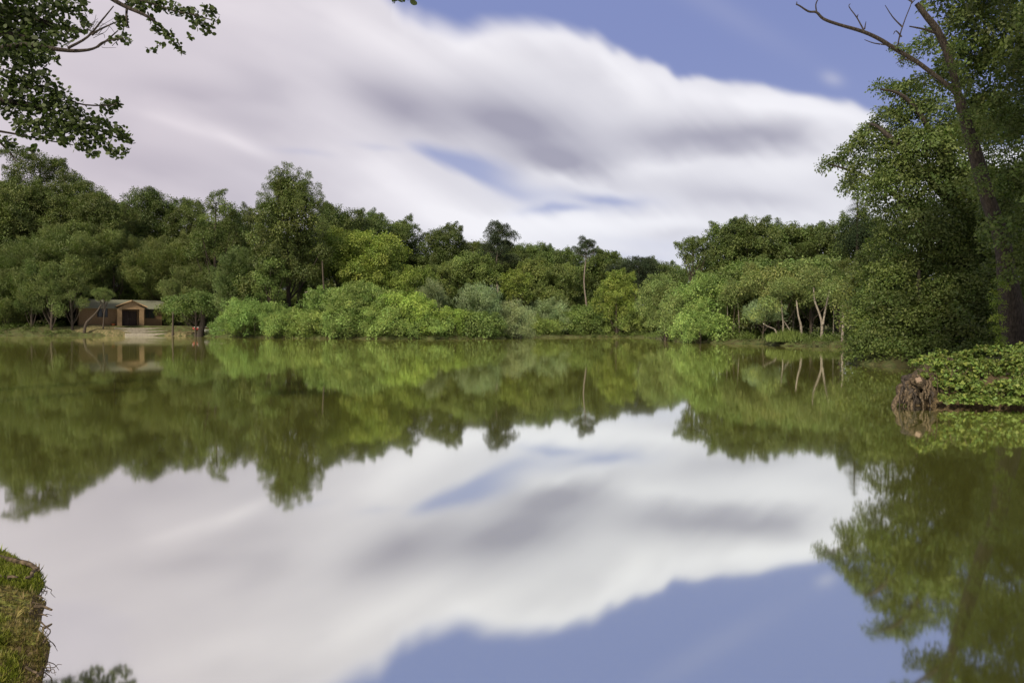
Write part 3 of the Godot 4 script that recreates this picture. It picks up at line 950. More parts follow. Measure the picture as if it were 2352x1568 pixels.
	# right shore
	for a in [[1680, 507, 150, 84, 650, "dense oak under the dark conifer tip"], [1755, 503, 170, 80, 650, "highest dense oak on the right shore's skyline"], [1835, 517, 150, 80, 650, "dense oak next to the highest one, nearer the spruce"], [1900, 511, 150, 78, 640, "dense oak just before the ragged spruce"], [1990, 490, 170, 66, 640, "dark oak at the foot of the ragged spruce"], [1632, 592, 110, 82, 670, "low oak beside the open-topped tree"]]:
		tree("oak_tree", "oak" if a[0] != 1990 else "dark", a[0], a[1], a[2], a[3], a[4], a[5], "oaks behind the right shore")
	tree("sparse_tree", "oak", 1593, 541, 84, 76, 620, "open-topped tree standing alone on the skyline dip", "", "airy")
	spruce("spruce_tree", 1967, 428, 96, 62, 560, "dark spruce with a ragged spire behind the overhanging oak", 4)
	spruce("spruce_tree", 1684, 503, 60, 82, 600, "dark conifer tip above the dense green oaks", 7)
	for a in [[1528, 622, 130, 67, 770, "feathery pale alder over the fan of thin stems"], [1580, 660, 130, 62, 776, "feathery pale alder next to the large domed tree"]]:
		tree("alder_tree", "pale", a[0], a[1], a[2], a[3], a[4], a[5], "feathery alders at the corner", "bush", -0.2)
	tree("alder_tree", "bush", 1628, 620, 170, 58, 770, "large domed green tree whose leaves reach the water", "", "bush", -0.1)
	tree("alder_tree", "mid", 1700, 590, 170, 60, 740, "tall green tree behind the grove of pale stems", "")
	tree("alder_tree", "bush", 1610, 715, 120, 54.5, 785, "low leafy branch mass over the water left of pale stems", "", "bush")
	for a in [[1790, 612, 170, 53, 700, "spreading pale alder above the tall grass tuft"], [1862, 592, 150, 53, 690, "pale alder crown over the forked trunk"], [1930, 640, 110, 48, 705, "small pale alder beside the overhanging oak"]]:
		tree("alder_tree", "pale", a[0], a[1], a[2], a[3], a[4], a[5], "alders on the grassy right shore")
	tree("willow_bush", "willow", 1752, 690, 90, 52.5, 735, "grey willow drooping over the grove of pale stems", "")
	tree("alder_tree", "oak", 1720, 690, 120, 56, 760, "leafy tree deep in the grove of pale stems", "")
	tree("alder_tree", "oak", 1830, 640, 200, 60, 765, "dark leafy backdrop tree behind the forked pale trunk", "")
	tree("alder_tree", "oak", 1925, 600, 160, 57, 770, "dark backdrop tree beside the overhanging oak", "")
	# pale trunks on the right shore
	stem("forked_alder", [[1887, 777], [1888, 745], [1882, 720], [1871, 690], [1868, 660]], 45, 0.105, 0.045, M.pale_bark, "pale forked trunk in the grass of the right shore", "tree", [[[1890, 745], [1896, 710], [1902, 680], [1908, 650]]])
	stem("pale_alder", [[1841, 780], [1840, 750], [1834, 725], [1829, 690]], 45.5, 0.095, 0.04, M.pale_bark, "thick pale trunk left of the forked trunk", "tree")
	stem("pale_alder", [[1798, 775], [1799, 745], [1796, 715], [1795, 690]], 46.5, 0.065, 0.03, M.pale_bark, "slender pale trunk with a side limb in the grove", "tree", [[[1815, 760], [1806, 745], [1799, 735]]])
	stem("pale_alder", [[1783, 765], [1778, 755], [1765, 750], [1752, 742]], 47, 0.07, 0.03, M.pale_bark, "low pale limb reaching sideways over the grass", "tree")
	stem("pale_alder", [[1935, 780], [1937, 740], [1935, 700]], 43.5, 0.11, 0.05, M.pale_bark, "pale trunk half hidden by the overhanging branches", "tree")
	for k in 16:
		var x := rf(1672, 1925)
		var top := rf(672, 715)
		var ln := rf(-10, 10)
		stem("grove_alder", [[x, 783], [x + ln * 0.3, 760], [x + ln * 0.5, 735], [x + ln, top]], rf(53.5, 57.0), rf(0.03, 0.06), 0.02, M.pale_bark if k % 3 else M.bark, "thin stem in the shady grove on the right shore", "tree", [], "stems of the shady grove")
	for k in 7:
		var x2 := 1536.0 - k * 4.2
		stem("coppice_alder", [[1528 + k * 1.5, 778], [x2 * 0.5 + 764 + k * 0.7, 745], [x2 - 6, 700]], 66.5, 0.07, 0.03, M.bark, "thin stem fanning up from the foot of the feathery alders", "tree", [], "stems of the feathery alders")

# Upright leafy shoots along the top of the tallest tree.
func spikes(t: Node3D, px: float, d: float) -> void:
	var lobes := []
	for q in [[600, 450, 16], [612, 430, 14], [628, 400, 13], [640, 392, 15], [655, 380, 11], [668, 385, 14], [690, 392, 12], [712, 402, 12], [735, 430, 11], [738, 450, 10], [620, 470, 20], [720, 450, 18], [690, 430, 28], [650, 430, 28], [600, 475, 14], [735, 480, 16]]:
		for k in 4:
			var f := k / 3.0
			var p := pp(q[0] + (f - 0.5) * 4.0, q[1] + f * 40.0, d + rf(-1.6, 1.6)) - t.position
			lobes.append([p, q[2] / F * d * (0.5 + 0.5 * f)])
	crown_of(t, lobes, KIND.dark, KIND.dark.c, 0.42, 0.8, 1.3)

func pine(called: String, px: float, ytop: float, wpx: float, d: float, ybot: float, r: float, label: String, sd: int) -> void:
	rng.seed = sd * 977
	var top := pp(px, ytop, d)
	var gy := ground(top.x, top.z) - 0.05
	var t := thing(called, label, "tree", Vector3(top.x, gy, top.z))
	var H := top.y - gy
	var cb := pp(px, ybot, d).y - gy
	var R := wpx / F * d * 0.5
	var st := new_st()
	var path := smooth_path([Vector3(rf(-0.2, 0.3), -0.3, 0), Vector3(0.15, H * 0.25, 0), Vector3(-0.25, H * 0.55, 0), Vector3(0, H * 0.8, 0), Vector3(0.1, H - 0.3, 0)], 5)
	add_tube(st, path, r * 1.2, r * 0.25, 8)
	mi("trunk", done(st), M.pine_bark, t)
	var lobes := []
	var n := 13
	for k in n:
		var f := (k + 0.3) / n
		var an := k * 2.4 + rf(-0.4, 0.4)
		var ext := R * (1.0 - 0.75 * pow(f, 2.0)) * rf(0.45, 1.1)
		var y := lerpf(cb, H - 0.25, f)
		var from := Vector3(0, y - 0.5, 0)
		var tip := Vector3(cos(an) * ext, y + rf(-0.1, 0.5), sin(an) * ext)
		var b := new_st()
		add_tube(b, smooth_path([from, from.lerp(tip, 0.5) + Vector3(0, -0.1, 0), tip], 3), r * 0.3, 0.03, 5)
		mi("branch", done(b), M.pine_bark, t)
		for q in [0.55, 0.8, 1.0]:
			lobes.append([from.lerp(tip, q) + Vector3(0, 0.15, 0), R * 0.22])
	crown_of(t, lobes, KIND.pine, KIND.pine.c, R * 0.2, 2.2, 0.5)

func spruce(called: String, px: float, ytop: float, wpx: float, d: float, ybot: float, label: String, sd: int) -> void:
	rng.seed = sd * 991
	var top := pp(px, ytop, d)
	var gy := ground(top.x, top.z) - 0.05
	var t := thing(called, label, "tree", Vector3(top.x, gy, top.z))
	var H := top.y - gy
	var R := wpx / F * d * 0.5
	var st := new_st()
	add_tube(st, [Vector3(0, -0.3, 0), Vector3(0, H * 0.5, 0), Vector3(0, H, 0)], 0.24, 0.03, 7)
	mi("trunk", done(st), M.dark_bark, t)
	var xf := []
	var cols := PackedColorArray()
	var cb := pp(px, ybot, d).y - gy
	var y := cb
	while y < H:
		var f := (y - cb) / (H - cb)
		var ext := R * pow(1.0 - f, 0.8) + 0.12
		for k in 9:
			var an := rf(0, TAU)
			for q in [0.35, 0.7, 1.0]:
				var p := Vector3(cos(an) * ext * q, y - ext * q * 0.35, sin(an) * ext * q)
				xf.append(clump_xf(p, (Vector3.UP * 0.8 + Vector3(cos(an), 0, sin(an)) * 0.5).normalized(), clampf(ext * 0.42, 0.2, 0.7)))
				var b := rf(0.7, 1.25)
				cols.append(Color(0.022 * b, 0.036 * b, 0.014 * b))
		y += 0.42
	foliage("crown", C.spruce[0], xf, cols, M.needle, t)

func stem(called: String, pts: Array, d: float, r0: float, r1: float, m: Material, label: String, category: String, forks := [], group := "") -> void:
	var at := pp(pts[0][0], pts[0][1], d)
	at.y = minf(ground(at.x, at.z), at.y)
	var t := thing(called, label, category, at, group)
	var path := [Vector3(0, -0.3, 0)]
	for i in pts.size():
		var p := pp(pts[i][0], pts[i][1], d + rf(-0.15, 0.15)) - at
		if p.y > 0.1:
			path.append(p)
	var st := new_st()
	add_tube(st, smooth_path(path, 4), r0, r1, 8, 0.14)
	mi("trunk", done(st), m, t)
	for f in forks:
		var q := []
		for p in f:
			q.append(pp(p[0], p[1], d) - at)
		var fs := new_st()
		add_tube(fs, smooth_path(q, 4), r0 * 0.75, r1 * 0.7, 7, 0.14)
		mi("limb", done(fs), m, t)
	if called.ends_with("alder"):
		var tip: Vector3 = path[-1]
		var lob := []
		for k in 5:
			lob.append([tip + Vector3(rf(-0.8, 0.8), rf(0.1, 1.2), rf(-0.7, 0.7)), rf(0.35, 0.6)])
		leafy("crown", C.fine, t, lob, KIND.pale.c * rf(0.7, 1.0), 0.5, 1.2)

func leaning_trunk(t: Node3D) -> void:
	var st := new_st()
	var o := t.position
	var path := []
	for p in [[190, 778], [196, 745], [206, 732], [220, 718], [232, 700]]:
		path.append(pp(p[0], p[1], 90.2) - o)
	add_tube(st, smooth_path(path, 4), 0.2, 0.08, 8, 0.14)
	mi("trunk", done(st), M.bark, t)
	var s2 := new_st()
	var q := []
	for p in [[457, 778], [462, 755], [466, 738], [463, 715], [455, 695]]:
		q.append(pp(p[0], p[1], 88.0) - o)
	var lt := thing("leaning_tree", "thick dark trunk standing at the water in front of boats", "tree", pp(460, 772, 88.0) * Vector3(1, 0, 1))
	var q2 := []
	for v in q:
		q2.append(v + o - lt.position)
	add_tube(s2, smooth_path(q2, 4), 0.42, 0.2, 9, 0.14)
	mi("trunk", done(s2), M.dark_bark, lt)

# Low growth that nobody could count, all along the banks.
func make_undergrowth() -> void:
	rng.seed = 4242
	var xf := []
	var cols := PackedColorArray()
	var n := shore.size()
	for i in range(10, n - 12):
		var a := shore[i]
		var b := shore[i + 1]
		var len := a.distance_to(b)
		var nrm := (b - a).orthogonal().normalized()
		for k in int(len * 9.0):
			var p := a.lerp(b, rng.randf())
			var off := pow(rng.randf(), 1.6) * 9.0 + 0.15
			p += nrm * off
			if shore_dist(p) < 0.12:
				p -= nrm * off * 2.0
			if shore_dist(p) < 0.12:
				continue
			if p.distance_to(px2(330, 93)) < 7.0 or p.distance_to(px2(255, 95)) < 6.0 or p.distance_to(px2(430, 90)) < 4.5:
				continue
			var s := rf(0.25, 0.55) + off * 0.05
			var y := land(p)
			xf.append(clump_xf(Vector3(p.x, y + s * 0.45, p.y), Vector3.UP, s))
			var bb := rf(0.6, 1.3)
			cols.append(Color(0.075 * bb, 0.105 * bb, 0.022 * bb))
	var un := foliage(numbered("undergrowth"), C.fine[0], xf, cols, M.leaf, self)
	un.set_meta("kind", "stuff")
	tag(un, "low tangled green undergrowth along the lake banks", "undergrowth")
	# the sunny grass tuft on the right shore
	rng.seed = 77
	var blade := leaf_arrays([[Vector3.ZERO, Vector3(0, 1, 0), 1.0, 0.05, Vector3(0, 0.1, 1), Color.WHITE], [Vector3.ZERO, Vector3(0.25, 0.95, 0).normalized(), 0.85, 0.05, Vector3(0.4, 0.1, 1), Color(0.85, 0.9, 0.8)], [Vector3.ZERO, Vector3(-0.2, 0.95, 0.2).normalized(), 0.9, 0.05, Vector3(1, 0.1, 0.2), Color(1.1, 1.05, 1.0)]])
	C.blade = blade
	for q in [[1808, 788, 46, 0.9, "tall pale grass tuft on the right shore below the slender trunk", 700], [1890, 792, 38, 0.4, "low green herbs at the foot of the forked pale trunk", 600]]:
		var at := pp(q[0], q[1], 45.3)
		at.y = ground(at.x, at.z) - 0.02
		var t := thing("grass_tuft", q[4], "grass", at)
		var x2 := []
		var c2 := PackedColorArray()
		for k in q[5]:
			var an := rf(0, TAU)
			var r := sqrt(rng.randf())
			var hgt: float = q[3] * (1.15 - 0.5 * r) * rf(0.6, 1.1)
			var px_: float = cos(an) * r * q[2] / F * 43.6 * (1.0 if q[3] > 0.5 else 1.3)
			var bs := Basis(Vector3.UP, rf(0, TAU)) * Basis(Vector3.RIGHT, rf(-0.4, 0.4))
			x2.append(Transform3D(bs.scaled(Vector3.ONE * hgt), Vector3(px_, -0.05, sin(an) * r * 0.9)))
			var b := rf(0.7, 1.2)
			c2.append(Color(0.14 * b, 0.185 * b, 0.045 * b))
		foliage("blades", blade, x2, c2, M.leaf, t)

# ------------------------------------------------------------------ right foreground
func near_lobes(list: Array, o: Vector3) -> Array:
	var out := []
	for q in list:
		out.append([pp(q[0], q[1], q[3]) - o, q[2] / F * q[3]])
	return out

func make_right() -> void:
	rng.seed = 9001
	var near_dark := {"c": Color(0.080, 0.110, 0.028), "set": "near"}
	var near_mid := {"c": Color(0.082, 0.112, 0.026), "set": "near"}
	# broad oak on the promontory
	var at := pp(2190, 800, 22.0)
	at.y = ground(at.x, at.z)
	var t := thing("overhanging_oak", "broad dark oak whose ragged boughs reach left against the cloud", "tree", at)
	var lobes := near_lobes([[1893, 375, 15, 24], [1915, 380, 20, 24], [1938, 360, 24, 24], [1962, 345, 30, 23.5], [1990, 312, 34, 23.5], [2030, 280, 44, 23], [2012, 205, 17, 23], [2045, 208, 22, 23], [2078, 212, 36, 22.5], [2120, 262, 60, 22], [2060, 340, 66, 22.5], [1990, 395, 48, 23], [1950, 425, 24, 24], [2030, 430, 50, 22], [2100, 420, 80, 22], [2200, 330, 86, 22], [2180, 450, 90, 22], [2280, 520, 95, 21], [2090, 500, 70, 22], [2200, 560, 90, 22], [2330, 600, 80, 21], [2010, 470, 34, 23], [2330, 430, 90, 21.5], [2280, 300, 90, 22.5], [2130, 340, 70, 21.5], [2050, 400, 50, 22], [2240, 440, 80, 21.5], [2150, 520, 70, 21], [2060, 560, 60, 23], [2340, 520, 90, 22], [2260, 620, 80, 21.5]], at)
	var ts := new_st()
	var tp := [Vector3(0, -0.4, 0)]
	for p in [[2195, 700], [2200, 580], [2190, 460], [2170, 330]]:
		tp.append(pp(p[0], p[1], 22.0) - at)
	add_tube(ts, smooth_path(tp, 4), 0.34, 0.12, 9)
	mi("trunk", done(ts), M.dark_bark, t)
	for b in [[[2195, 600], [2090, 480], [1990, 410], [1900, 378]], [[2190, 480], [2100, 380], [2020, 300], [1985, 285]], [[2185, 420], [2130, 300], [2070, 225], [2015, 208]], [[2198, 620], [2240, 520], [2290, 420]]]:
		var bs := new_st()
		var bp := []
		for p in b:
			bp.append(pp(p[0], p[1], 22.0 + (1.5 if p[0] < 2000 else 0.0)) - at)
		add_tube(bs, smooth_path(bp, 4), 0.13, 0.025, 6)
		mi("bough", done(bs), M.dark_bark, t)
	crown_of(t, lobes, near_dark, near_dark.c, 0.38, 2.1, 0.75)
	for a in [[2120, 590, 280, 27, 810, "leafy tree filling the gap behind the dipping tree"], [2260, 380, 330, 31, 800, "tall tree standing behind the leaning oak trunk"], [2020, 560, 170, 33, 800, "leafy tree between the spruce and the dipping tree"]]:
		tree("oak_tree", "oak" if a[1] > 500 else "dark", a[0], a[1], a[2], a[3], a[4], a[5], "trees behind the overhanging oak", "bush")
	# low leafy tree that dips to the water
	at = pp(2110, 815, 21.0)
	at.y = ground(at.x, at.z)
	t = thing("dipping_alder", "leafy green tree dipping its lowest boughs into water behind stump", "tree", at)
	lobes = near_lobes([[1962, 812, 24, 21], [1980, 790, 34, 21], [2015, 775, 50, 20.6], [1985, 735, 40, 21.5], [2030, 815, 36, 20], [2080, 800, 46, 19.8], [2150, 800, 46, 19.4], [2045, 705, 60, 21], [2130, 700, 70, 21], [2220, 765, 62, 19.5], [2200, 670, 80, 20.5], [2290, 710, 70, 20], [2300, 790, 50, 18.5], [2110, 615, 60, 22], [2250, 600, 60, 22], [2020, 640, 46, 23], [2330, 660, 60, 20], [2340, 760, 40, 18], [2090, 740, 60, 20.4], [2160, 740, 60, 20], [2250, 720, 60, 20], [2180, 610, 70, 21.5], [2270, 660, 70, 20.5], [1960, 770, 24, 21.5], [2050, 650, 50, 22], [2240, 810, 40, 18.5], [2000, 690, 40, 22.5]], at)
	for b in [[[2110, 800], [2080, 740], [2030, 700]], [[2115, 790], [2150, 720], [2200, 680]], [[2105, 810], [2050, 790], [1985, 800]], [[2115, 770], [2110, 690], [2110, 620]]]:
		var bs2 := new_st()
		var bp2 := []
		for p in b:
			bp2.append(pp(p[0], p[1], 21.0) - at)
		add_tube(bs2, smooth_path(bp2, 4), 0.15, 0.04, 7)
		mi("trunk" if b[0][0] == 2110 else "bough", done(bs2), M.dark_bark, t)
	crown_of(t, lobes, near_mid, near_mid.c, 0.34, 1.8, 0.75)
	# the big leaning oak with a broken limb and a dead branch
	at = pp(2334, 822, 14.5)
	at.y = ground(at.x, at.z) - 0.05
	t = thing("leaning_oak", "big leaning oak trunk with broken top and bare dead branch", "tree", at)
	var D := 14.5
	var st := new_st()
	var pth := [pp(2346, 850, D) - at]
	for p in [[2338, 812], [2332, 766], [2322, 690], [2314, 640], [2298, 550], [2264, 455], [2236, 360], [2214, 290], [2193, 222]]:
		pth.append(pp(p[0], p[1], D) - at)
	add_tube(st, smooth_path(pth, 4), 0.27, 0.085, 12, 0.16, 0.85)
	mi("trunk", done(st), M.dark_bark, t)
	st = new_st()
	pth = []
	for p in [[2200, 245], [2186, 190], [2164, 118], [2140, 70], [2120, 45], [2096, 14]]:
		pth.append(pp(p[0], p[1], D) - at)
	add_tube(st, smooth_path(pth, 4), 0.085, 0.05, 9, 0.18)
	mi("broken_limb", done(st), M.dark_bark, t)
	st = new_st()
	pth = []
	for p in [[2196, 232], [2178, 208], [2139, 176], [2098, 146], [2052, 119], [2017, 97], [1977, 78], [1922, 62], [1885, 49], [1868, 34], [1850, 32], [1829, 19], [1821, 16]]:
		pth.append(pp(p[0], p[1], D) - at)
	add_tube(st, smooth_path(pth, 4), 0.055, 0.013, 8, 0.25)
	var db := mi("dead_branch", done(st), M.dark_bark, t)
	for tw in [[[1868, 34], [1866, 17], [1872, 2], [1874, -10]], [[1977, 76], [1960, 46], [1942, 22], [1945, 15]], [[1978, 72], [1981, 55]], [[2053, 118], [2058, 88], [2070, 50], [2085, 10], [2083, -6]], [[2065, 68], [2042, 45], [2024, 18]], [[2063, 90], [2050, 76], [2044, 84]], [[2085, 10], [2062, -2]], [[2030, 108], [2000, 104], [1978, 96]], [[2092, 146], [2070, 140], [2050, 150]], [[1822, 17], [1823, 10]], [[1960, 46], [1963, 39]], [[2084, 14], [2094, 4]]]:
		var s2 := new_st()
		var q := []
		for p in tw:
			q.append(pp(p[0], p[1], D) - at)
		add_tube(s2, smooth_path(q, 3), 0.018, 0.006, 5, 0.2)
		mi("twig", done(s2), M.dark_bark, db)
	st = new_st()
	pth = []
	for p in [[2150, 86], [2120, 74], [2080, 66]]:
		pth.append(pp(p[0], p[1], D) - at)
	add_tube(st, smooth_path(pth, 3), 0.03, 0.012, 5)
	mi("twig", done(st), M.dark_bark, t)
	lobes = near_lobes([[2165, 5, 36, 16], [2190, 50, 36, 16], [2230, 40, 60, 16.5], [2310, 60, 80, 16], [2220, 120, 50, 16.5], [2290, 170, 80, 16.5], [2250, 250, 60, 17], [2330, 300, 80, 16.5], [2330, 440, 80, 16.5], [2120, 90, 18, 15], [2085, 130, 20, 15.5], [2110, 118, 20, 15.5], [2050, 118, 12, 14.6], [2075, 140, 12, 14.7], [2140, 110, 26, 16], [2110, 190, 24, 16], [2160, 180, 34, 16.5], [2190, 150, 40, 17], [2340, 180, 60, 14], [2350, 560, 60, 16], [2390, 80, 90, 15], [2400, 260, 90, 15], [2420, 450, 90, 15.5], [2250, -60, 90, 16], [2380, -80, 110, 15], [2300, 540, 50, 17], [2280, 480, 40, 15.2], [2225, 330, 16, 13.9], [2205, 210, 18, 13.9], [2180, 160, 15, 13.9], [2290, 520, 26, 13.9], [2262, 430, 18, 13.9], [2245, 395, 14, 13.9], [2312, 640, 18, 13.9], [2190, 110, 16, 14.0], [2318, 560, 22, 13.9], [2230, 270, 20, 14.0], [2330, 600, 24, 13.8], [2240, 300, 40, 15.2], [2330, 620, 60, 16.5], [2350, 700, 60, 16.5], [2420, -120, 170, 12.5], [2552, 37, 192, 9.8], [2490, -225, 190, 9.9], [2430, -466, 188, 10.0], [2565, -215, 190, 10.5], [2283, -396, 184, 10.2], [2595, 234, 190, 10.5], [2560, 420, 160, 11.5]], at)  # the last lobes, out of view, are added to shade the trunk
	crown_of(t, lobes, near_dark, near_dark.c, 0.33, 2.2)
	# bright shoots on the trunk
	var sh := near_lobes([[2292, 655, 15, 14.1], [2283, 680, 14, 14.1], [2296, 700, 14, 14.1], [2290, 730, 13, 14.1], [2294, 760, 14, 14.1], [2300, 785, 13, 14.1], [2310, 650, 14, 14.0]], at)
	leafy("leafy_shoot", C.near, t, sh, Color(0.145, 0.20, 0.028), 0.13, 0.5)
	make_stump()

func make_stump() -> void:
	rng.seed = 515
	# earthy bank under the brambles
	var d := 9.3
	var st := new_st()
	st.set_smooth_group(0)
	var nu := 40
	var nv := 12
	var f := func(i: int, j: int) -> Vector3:
		var u := i / float(nu)
		var v := j / float(nv)
		var px := lerpf(2084.0, 2760.0, u)
		var zf := -lerpf(9.05, 8.25, u) - (0.5 if u < 0.001 else 0.0) + 0.22 * nz.get_noise_2d(u * 1900.0, 7.0)
		var hgt := (0.36 + 0.1 * sin(u * 9.0)) * smoothstep(0.0, 0.08, u + 0.02)
		var y := -0.25 + (hgt + 0.25) * smoothstep(0.0, 0.35, v)
		var z := zf - pow(v, 1.5) * 4.5 + 0.18 * sin(v * 9.0)
		var n := nz2.get_noise_3d(px * 0.6, v * 130.0, u * 50.0) * 0.09
		return Vector3((px - CX) / F * maxf(-z, 8.0) + n, y + n, z + n)
	for i in nu:
		for j in nv:
			quad(st, f.call(i, j), f.call(i, j + 1), f.call(i + 1, j + 1), f.call(i + 1, j))
	struct("bramble_bank", done(st), M.soil)
	# stump
	var at := pp(2112, 936, d) * Vector3(1, 0, 1)
	at.y = -0.05
	var t := thing("tree_stump", "weathered uprooted stump with twisted roots at the water's edge", "stump", at)
	# body: a fallen bole running back into the bank
	var s := new_st()
	add_tube(s, smooth_path([pp(2215, 930, 9.75) - at, pp(2165, 918, 9.5) - at, pp(2128, 902, 9.35) - at, pp(2098, 892, 9.28) - at], 5), 0.17, 0.15, 16, 0.3)
	mi("trunk", done(s), M.root, t)
	# root plate at its end: thick broken roots in every direction
	for k in 16:
		var an := k * 0.393 + rf(-0.12, 0.12)
		var c0 := pp(2100, 892, 9.27) - at
		var up := sin(an)
		var lf := -absf(cos(an)) if k % 4 else cos(an)
		var rch := rf(0.13, 0.23)
		var p1 := c0 + Vector3(lf * rch * 0.5, up * rch * 0.5 + 0.02, rf(-0.02, 0.14))
		var p2 := c0 + Vector3(lf * rch + rf(-0.03, 0.03), up * rch + rf(-0.03, 0.03), rf(0.0, 0.16))
		var p3 := p2 + Vector3(rf(-0.05, 0.05), rf(-0.12, -0.02), rf(-0.03, 0.05))
		var fl := new_st()
		add_tube(fl, smooth_path([c0 + Vector3(0.05, 0, 0), p1, p2, p3], 5), rf(0.055, 0.085), rf(0.012, 0.03), 9, 0.5)
		mi("root", done(fl), M.root if k % 3 else M.dark_bark, t)
	# sawn face of a short limb, turned to the light
	var lg := new_st()
	var l0 := pp(2118, 888, d) - at
	var l1 := pp(2112, 872, d - 0.34) - at
	add_tube(lg, smooth_path([l0, l0.lerp(l1, 0.6) + Vector3(0, 0.01, 0), l1], 3), 0.07, 0.05, 11, 0.25)
	var limb := mi("side_limb", done(lg), M.root, t)
	var cut := new_st()
	cut.set_smooth_group(-1)
	var ax := (l1 - l0).normalized()
	var cx := ax.cross(Vector3.UP).normalized()
	var cyv := cx.cross(ax)
	for k in 11:
		var a0 := TAU * k / 11.0
		var a1 := TAU * (k + 1) / 11.0
		var w0 := 0.036 + 0.010 * sin(k * 2.3)
		var w1 := 0.036 + 0.010 * sin(((k + 1) % 11) * 2.3)
		for v in [l1 + ax * 0.004, l1 + ax * 0.003 + (cx * cos(a0) + cyv * sin(a0)) * w0, l1 + ax * 0.003 + (cx * cos(a1) + cyv * sin(a1)) * w1]:
			cut.add_vertex(v)
	mi("cut_face", done(cut), M.cut, limb)
	# thin roots dangling into the water
	for k in 26:
		var p0 := pp(rf(2068, 2140), rf(872, 905), 9.2 - rf(0.0, 0.12)) - at
		var dr := rf(0.1, 0.28)
		var sw := rf(-0.10, 0.05)
		var rs := new_st()
		add_tube(rs, smooth_path([p0, p0 + Vector3(sw * 0.6, -dr * 0.25, rf(0.02, 0.06)), p0 + Vector3(sw * 0.8 + rf(-0.03, 0.03), -dr * 0.65, rf(0.02, 0.08)), p0 + Vector3(sw, -dr, rf(0.0, 0.06))], 4), rf(0.008, 0.022), 0.004, 6, 0.45)
		mi("root", done(rs), M.root if k % 3 else M.dark_bark, t)
	var low := new_st()
	add_tube(low, smooth_path([pp(2090, 895, 9.2) - at, pp(2072, 908, 9.12) - at, pp(2060, 922, 9.08) - at, pp(2052, 942, 9.05) - at], 5), 0.05, 0.022, 8, 0.35)
	mi("root", done(low), M.root, t)
	# broken second stub behind
	var sb := new_st()
	add_tube(sb, smooth_path([pp(2152, 905, d) - at, pp(2144, 880, d + 0.05) - at, pp(2140, 858, d + 0.05) - at], 4), 0.085, 0.06, 10, 0.3)
	mi("broken_stub", done(sb), M.root, t)
	# brambles
	var b := thing("bramble_bush", "bright sunlit bramble bush covering the bank beside the stump", "bush", pp(2260, 930, 9.4) * Vector3(1, 0, 1) + Vector3(0, 0.1, 0))
	var leaf := leaf_arrays([[Vector3.ZERO, Vector3(0, 0.15, 1).normalized(), 1.0, 0.7, Vector3.UP, Color.WHITE], [Vector3.ZERO, Vector3(0.85, 0.1, 0.35).normalized(), 0.75, 0.5, Vector3.UP, Color(0.92, 0.95, 0.9)], [Vector3.ZERO, Vector3(-0.85, 0.1, 0.35).normalized(), 0.75, 0.5, Vector3.UP, Color(1.06, 1.04, 1)]])
	C.bramble = leaf
	var spots := near_lobes([[2120, 845, 22, 9.4], [2130, 868, 16, 9.3], [2175, 860, 30, 9.6], [2200, 850, 34, 9.9], [2180, 890, 34, 9.25], [2220, 900, 36, 9.1], [2260, 860, 44, 9.7], [2260, 905, 40, 9.05], [2310, 850, 44, 9.9], [2300, 900, 44, 9.1], [2350, 860, 44, 9.6], [2350, 910, 40, 8.95], [2400, 880, 60, 9.2], [2460, 880, 60, 9.1], [2220, 870, 40, 9.5], [2330, 835, 30, 10.6], [2170, 915, 16, 9.0], [2150, 880, 14, 9.2], [2160, 850, 14, 9.5], [2142, 828, 15, 10.0], [2170, 824, 17, 10.4], [2152, 842, 14, 9.7], [2195, 820, 16, 10.6], [2225, 816, 16, 10.9], [2205, 822, 14, 9.9], [2238, 812, 12, 10.1], [2275, 806, 14, 10.3], [2190, 835, 12, 9.7], [2105, 835, 9, 9.5], [2126, 828, 8, 9.5], [2190, 925, 16, 8.95], [2230, 928, 18, 8.9], [2270, 930, 20, 8.85], [2310, 930, 20, 8.8], [2350, 932, 20, 8.8], [2340, 815, 24, 11], [2250, 828, 24, 10.4], [2290, 820, 22, 10.8]], b.position)
	for k in 26:
		var hx := rf(2170, 2420)
		spots.append([pp(hx, rf(918, 938), 8.93 - (hx - 2150) * 0.0004) - b.position, rf(0.03, 0.09)])
	for k in 22:
		var cx0 := rf(2150, 2400)
		for j in 3:
			spots.append([pp(cx0 + j * rf(-6, 6), 838.0 - j * rf(7, 13), 9.9 + rf(-0.2, 0.5)) - b.position, 0.05 - j * 0.01])
	var xf := []
	var cols := PackedColorArray()
	var count := 0
	var ln := []
	for L in spots:
		L[0] += Vector3(rf(-0.05, 0.05), rf(-0.04, 0.07), rf(-0.05, 0.08))
		L[1] *= rf(0.6, 1.1)
		for k in int(9000.0 * L[1] * L[1] + 30):
			var dd := rand_dir()
			dd.y = absf(dd.y) if rng.randf() < 0.75 else dd.y
			var p: Vector3 = L[0] + dd * L[1] * pow(rng.randf(), 0.35)
			if p.y + b.position.y < 0.06:
				continue
			var yv := (dd * 0.55 + Vector3.UP * 0.5 + rand_dir() * 0.95).normalized()
			var xv := yv.cross(rand_dir()).normalized()
			var sc := rf(0.02, 0.055)
			xf.append(Transform3D(Basis(xv * sc, yv * sc, xv.cross(yv) * sc), p))
			var q := rf(0.5, 1.4)
			cols.append(Color(0.125 * q * rf(0.8, 1.25), 0.17 * q, 0.036 * q))
	# the 300 leaves in front as pieces of their own
	var order := range(xf.size())
	var zs := []
	for k in order:
		zs.append(xf[k].origin.z)
	order.sort_custom(func(a, c): return zs[a] > zs[c])
	var lm := []
	for k in 6:
		var mm: StandardMaterial3D = M.leaf.duplicate()
		var q := 0.7 + 0.12 * k
		mm.albedo_color = lin(0.125 * q, 0.175 * q, 0.034 * q)
		lm.append(mm)
	var rest := []
	var rc := PackedColorArray()
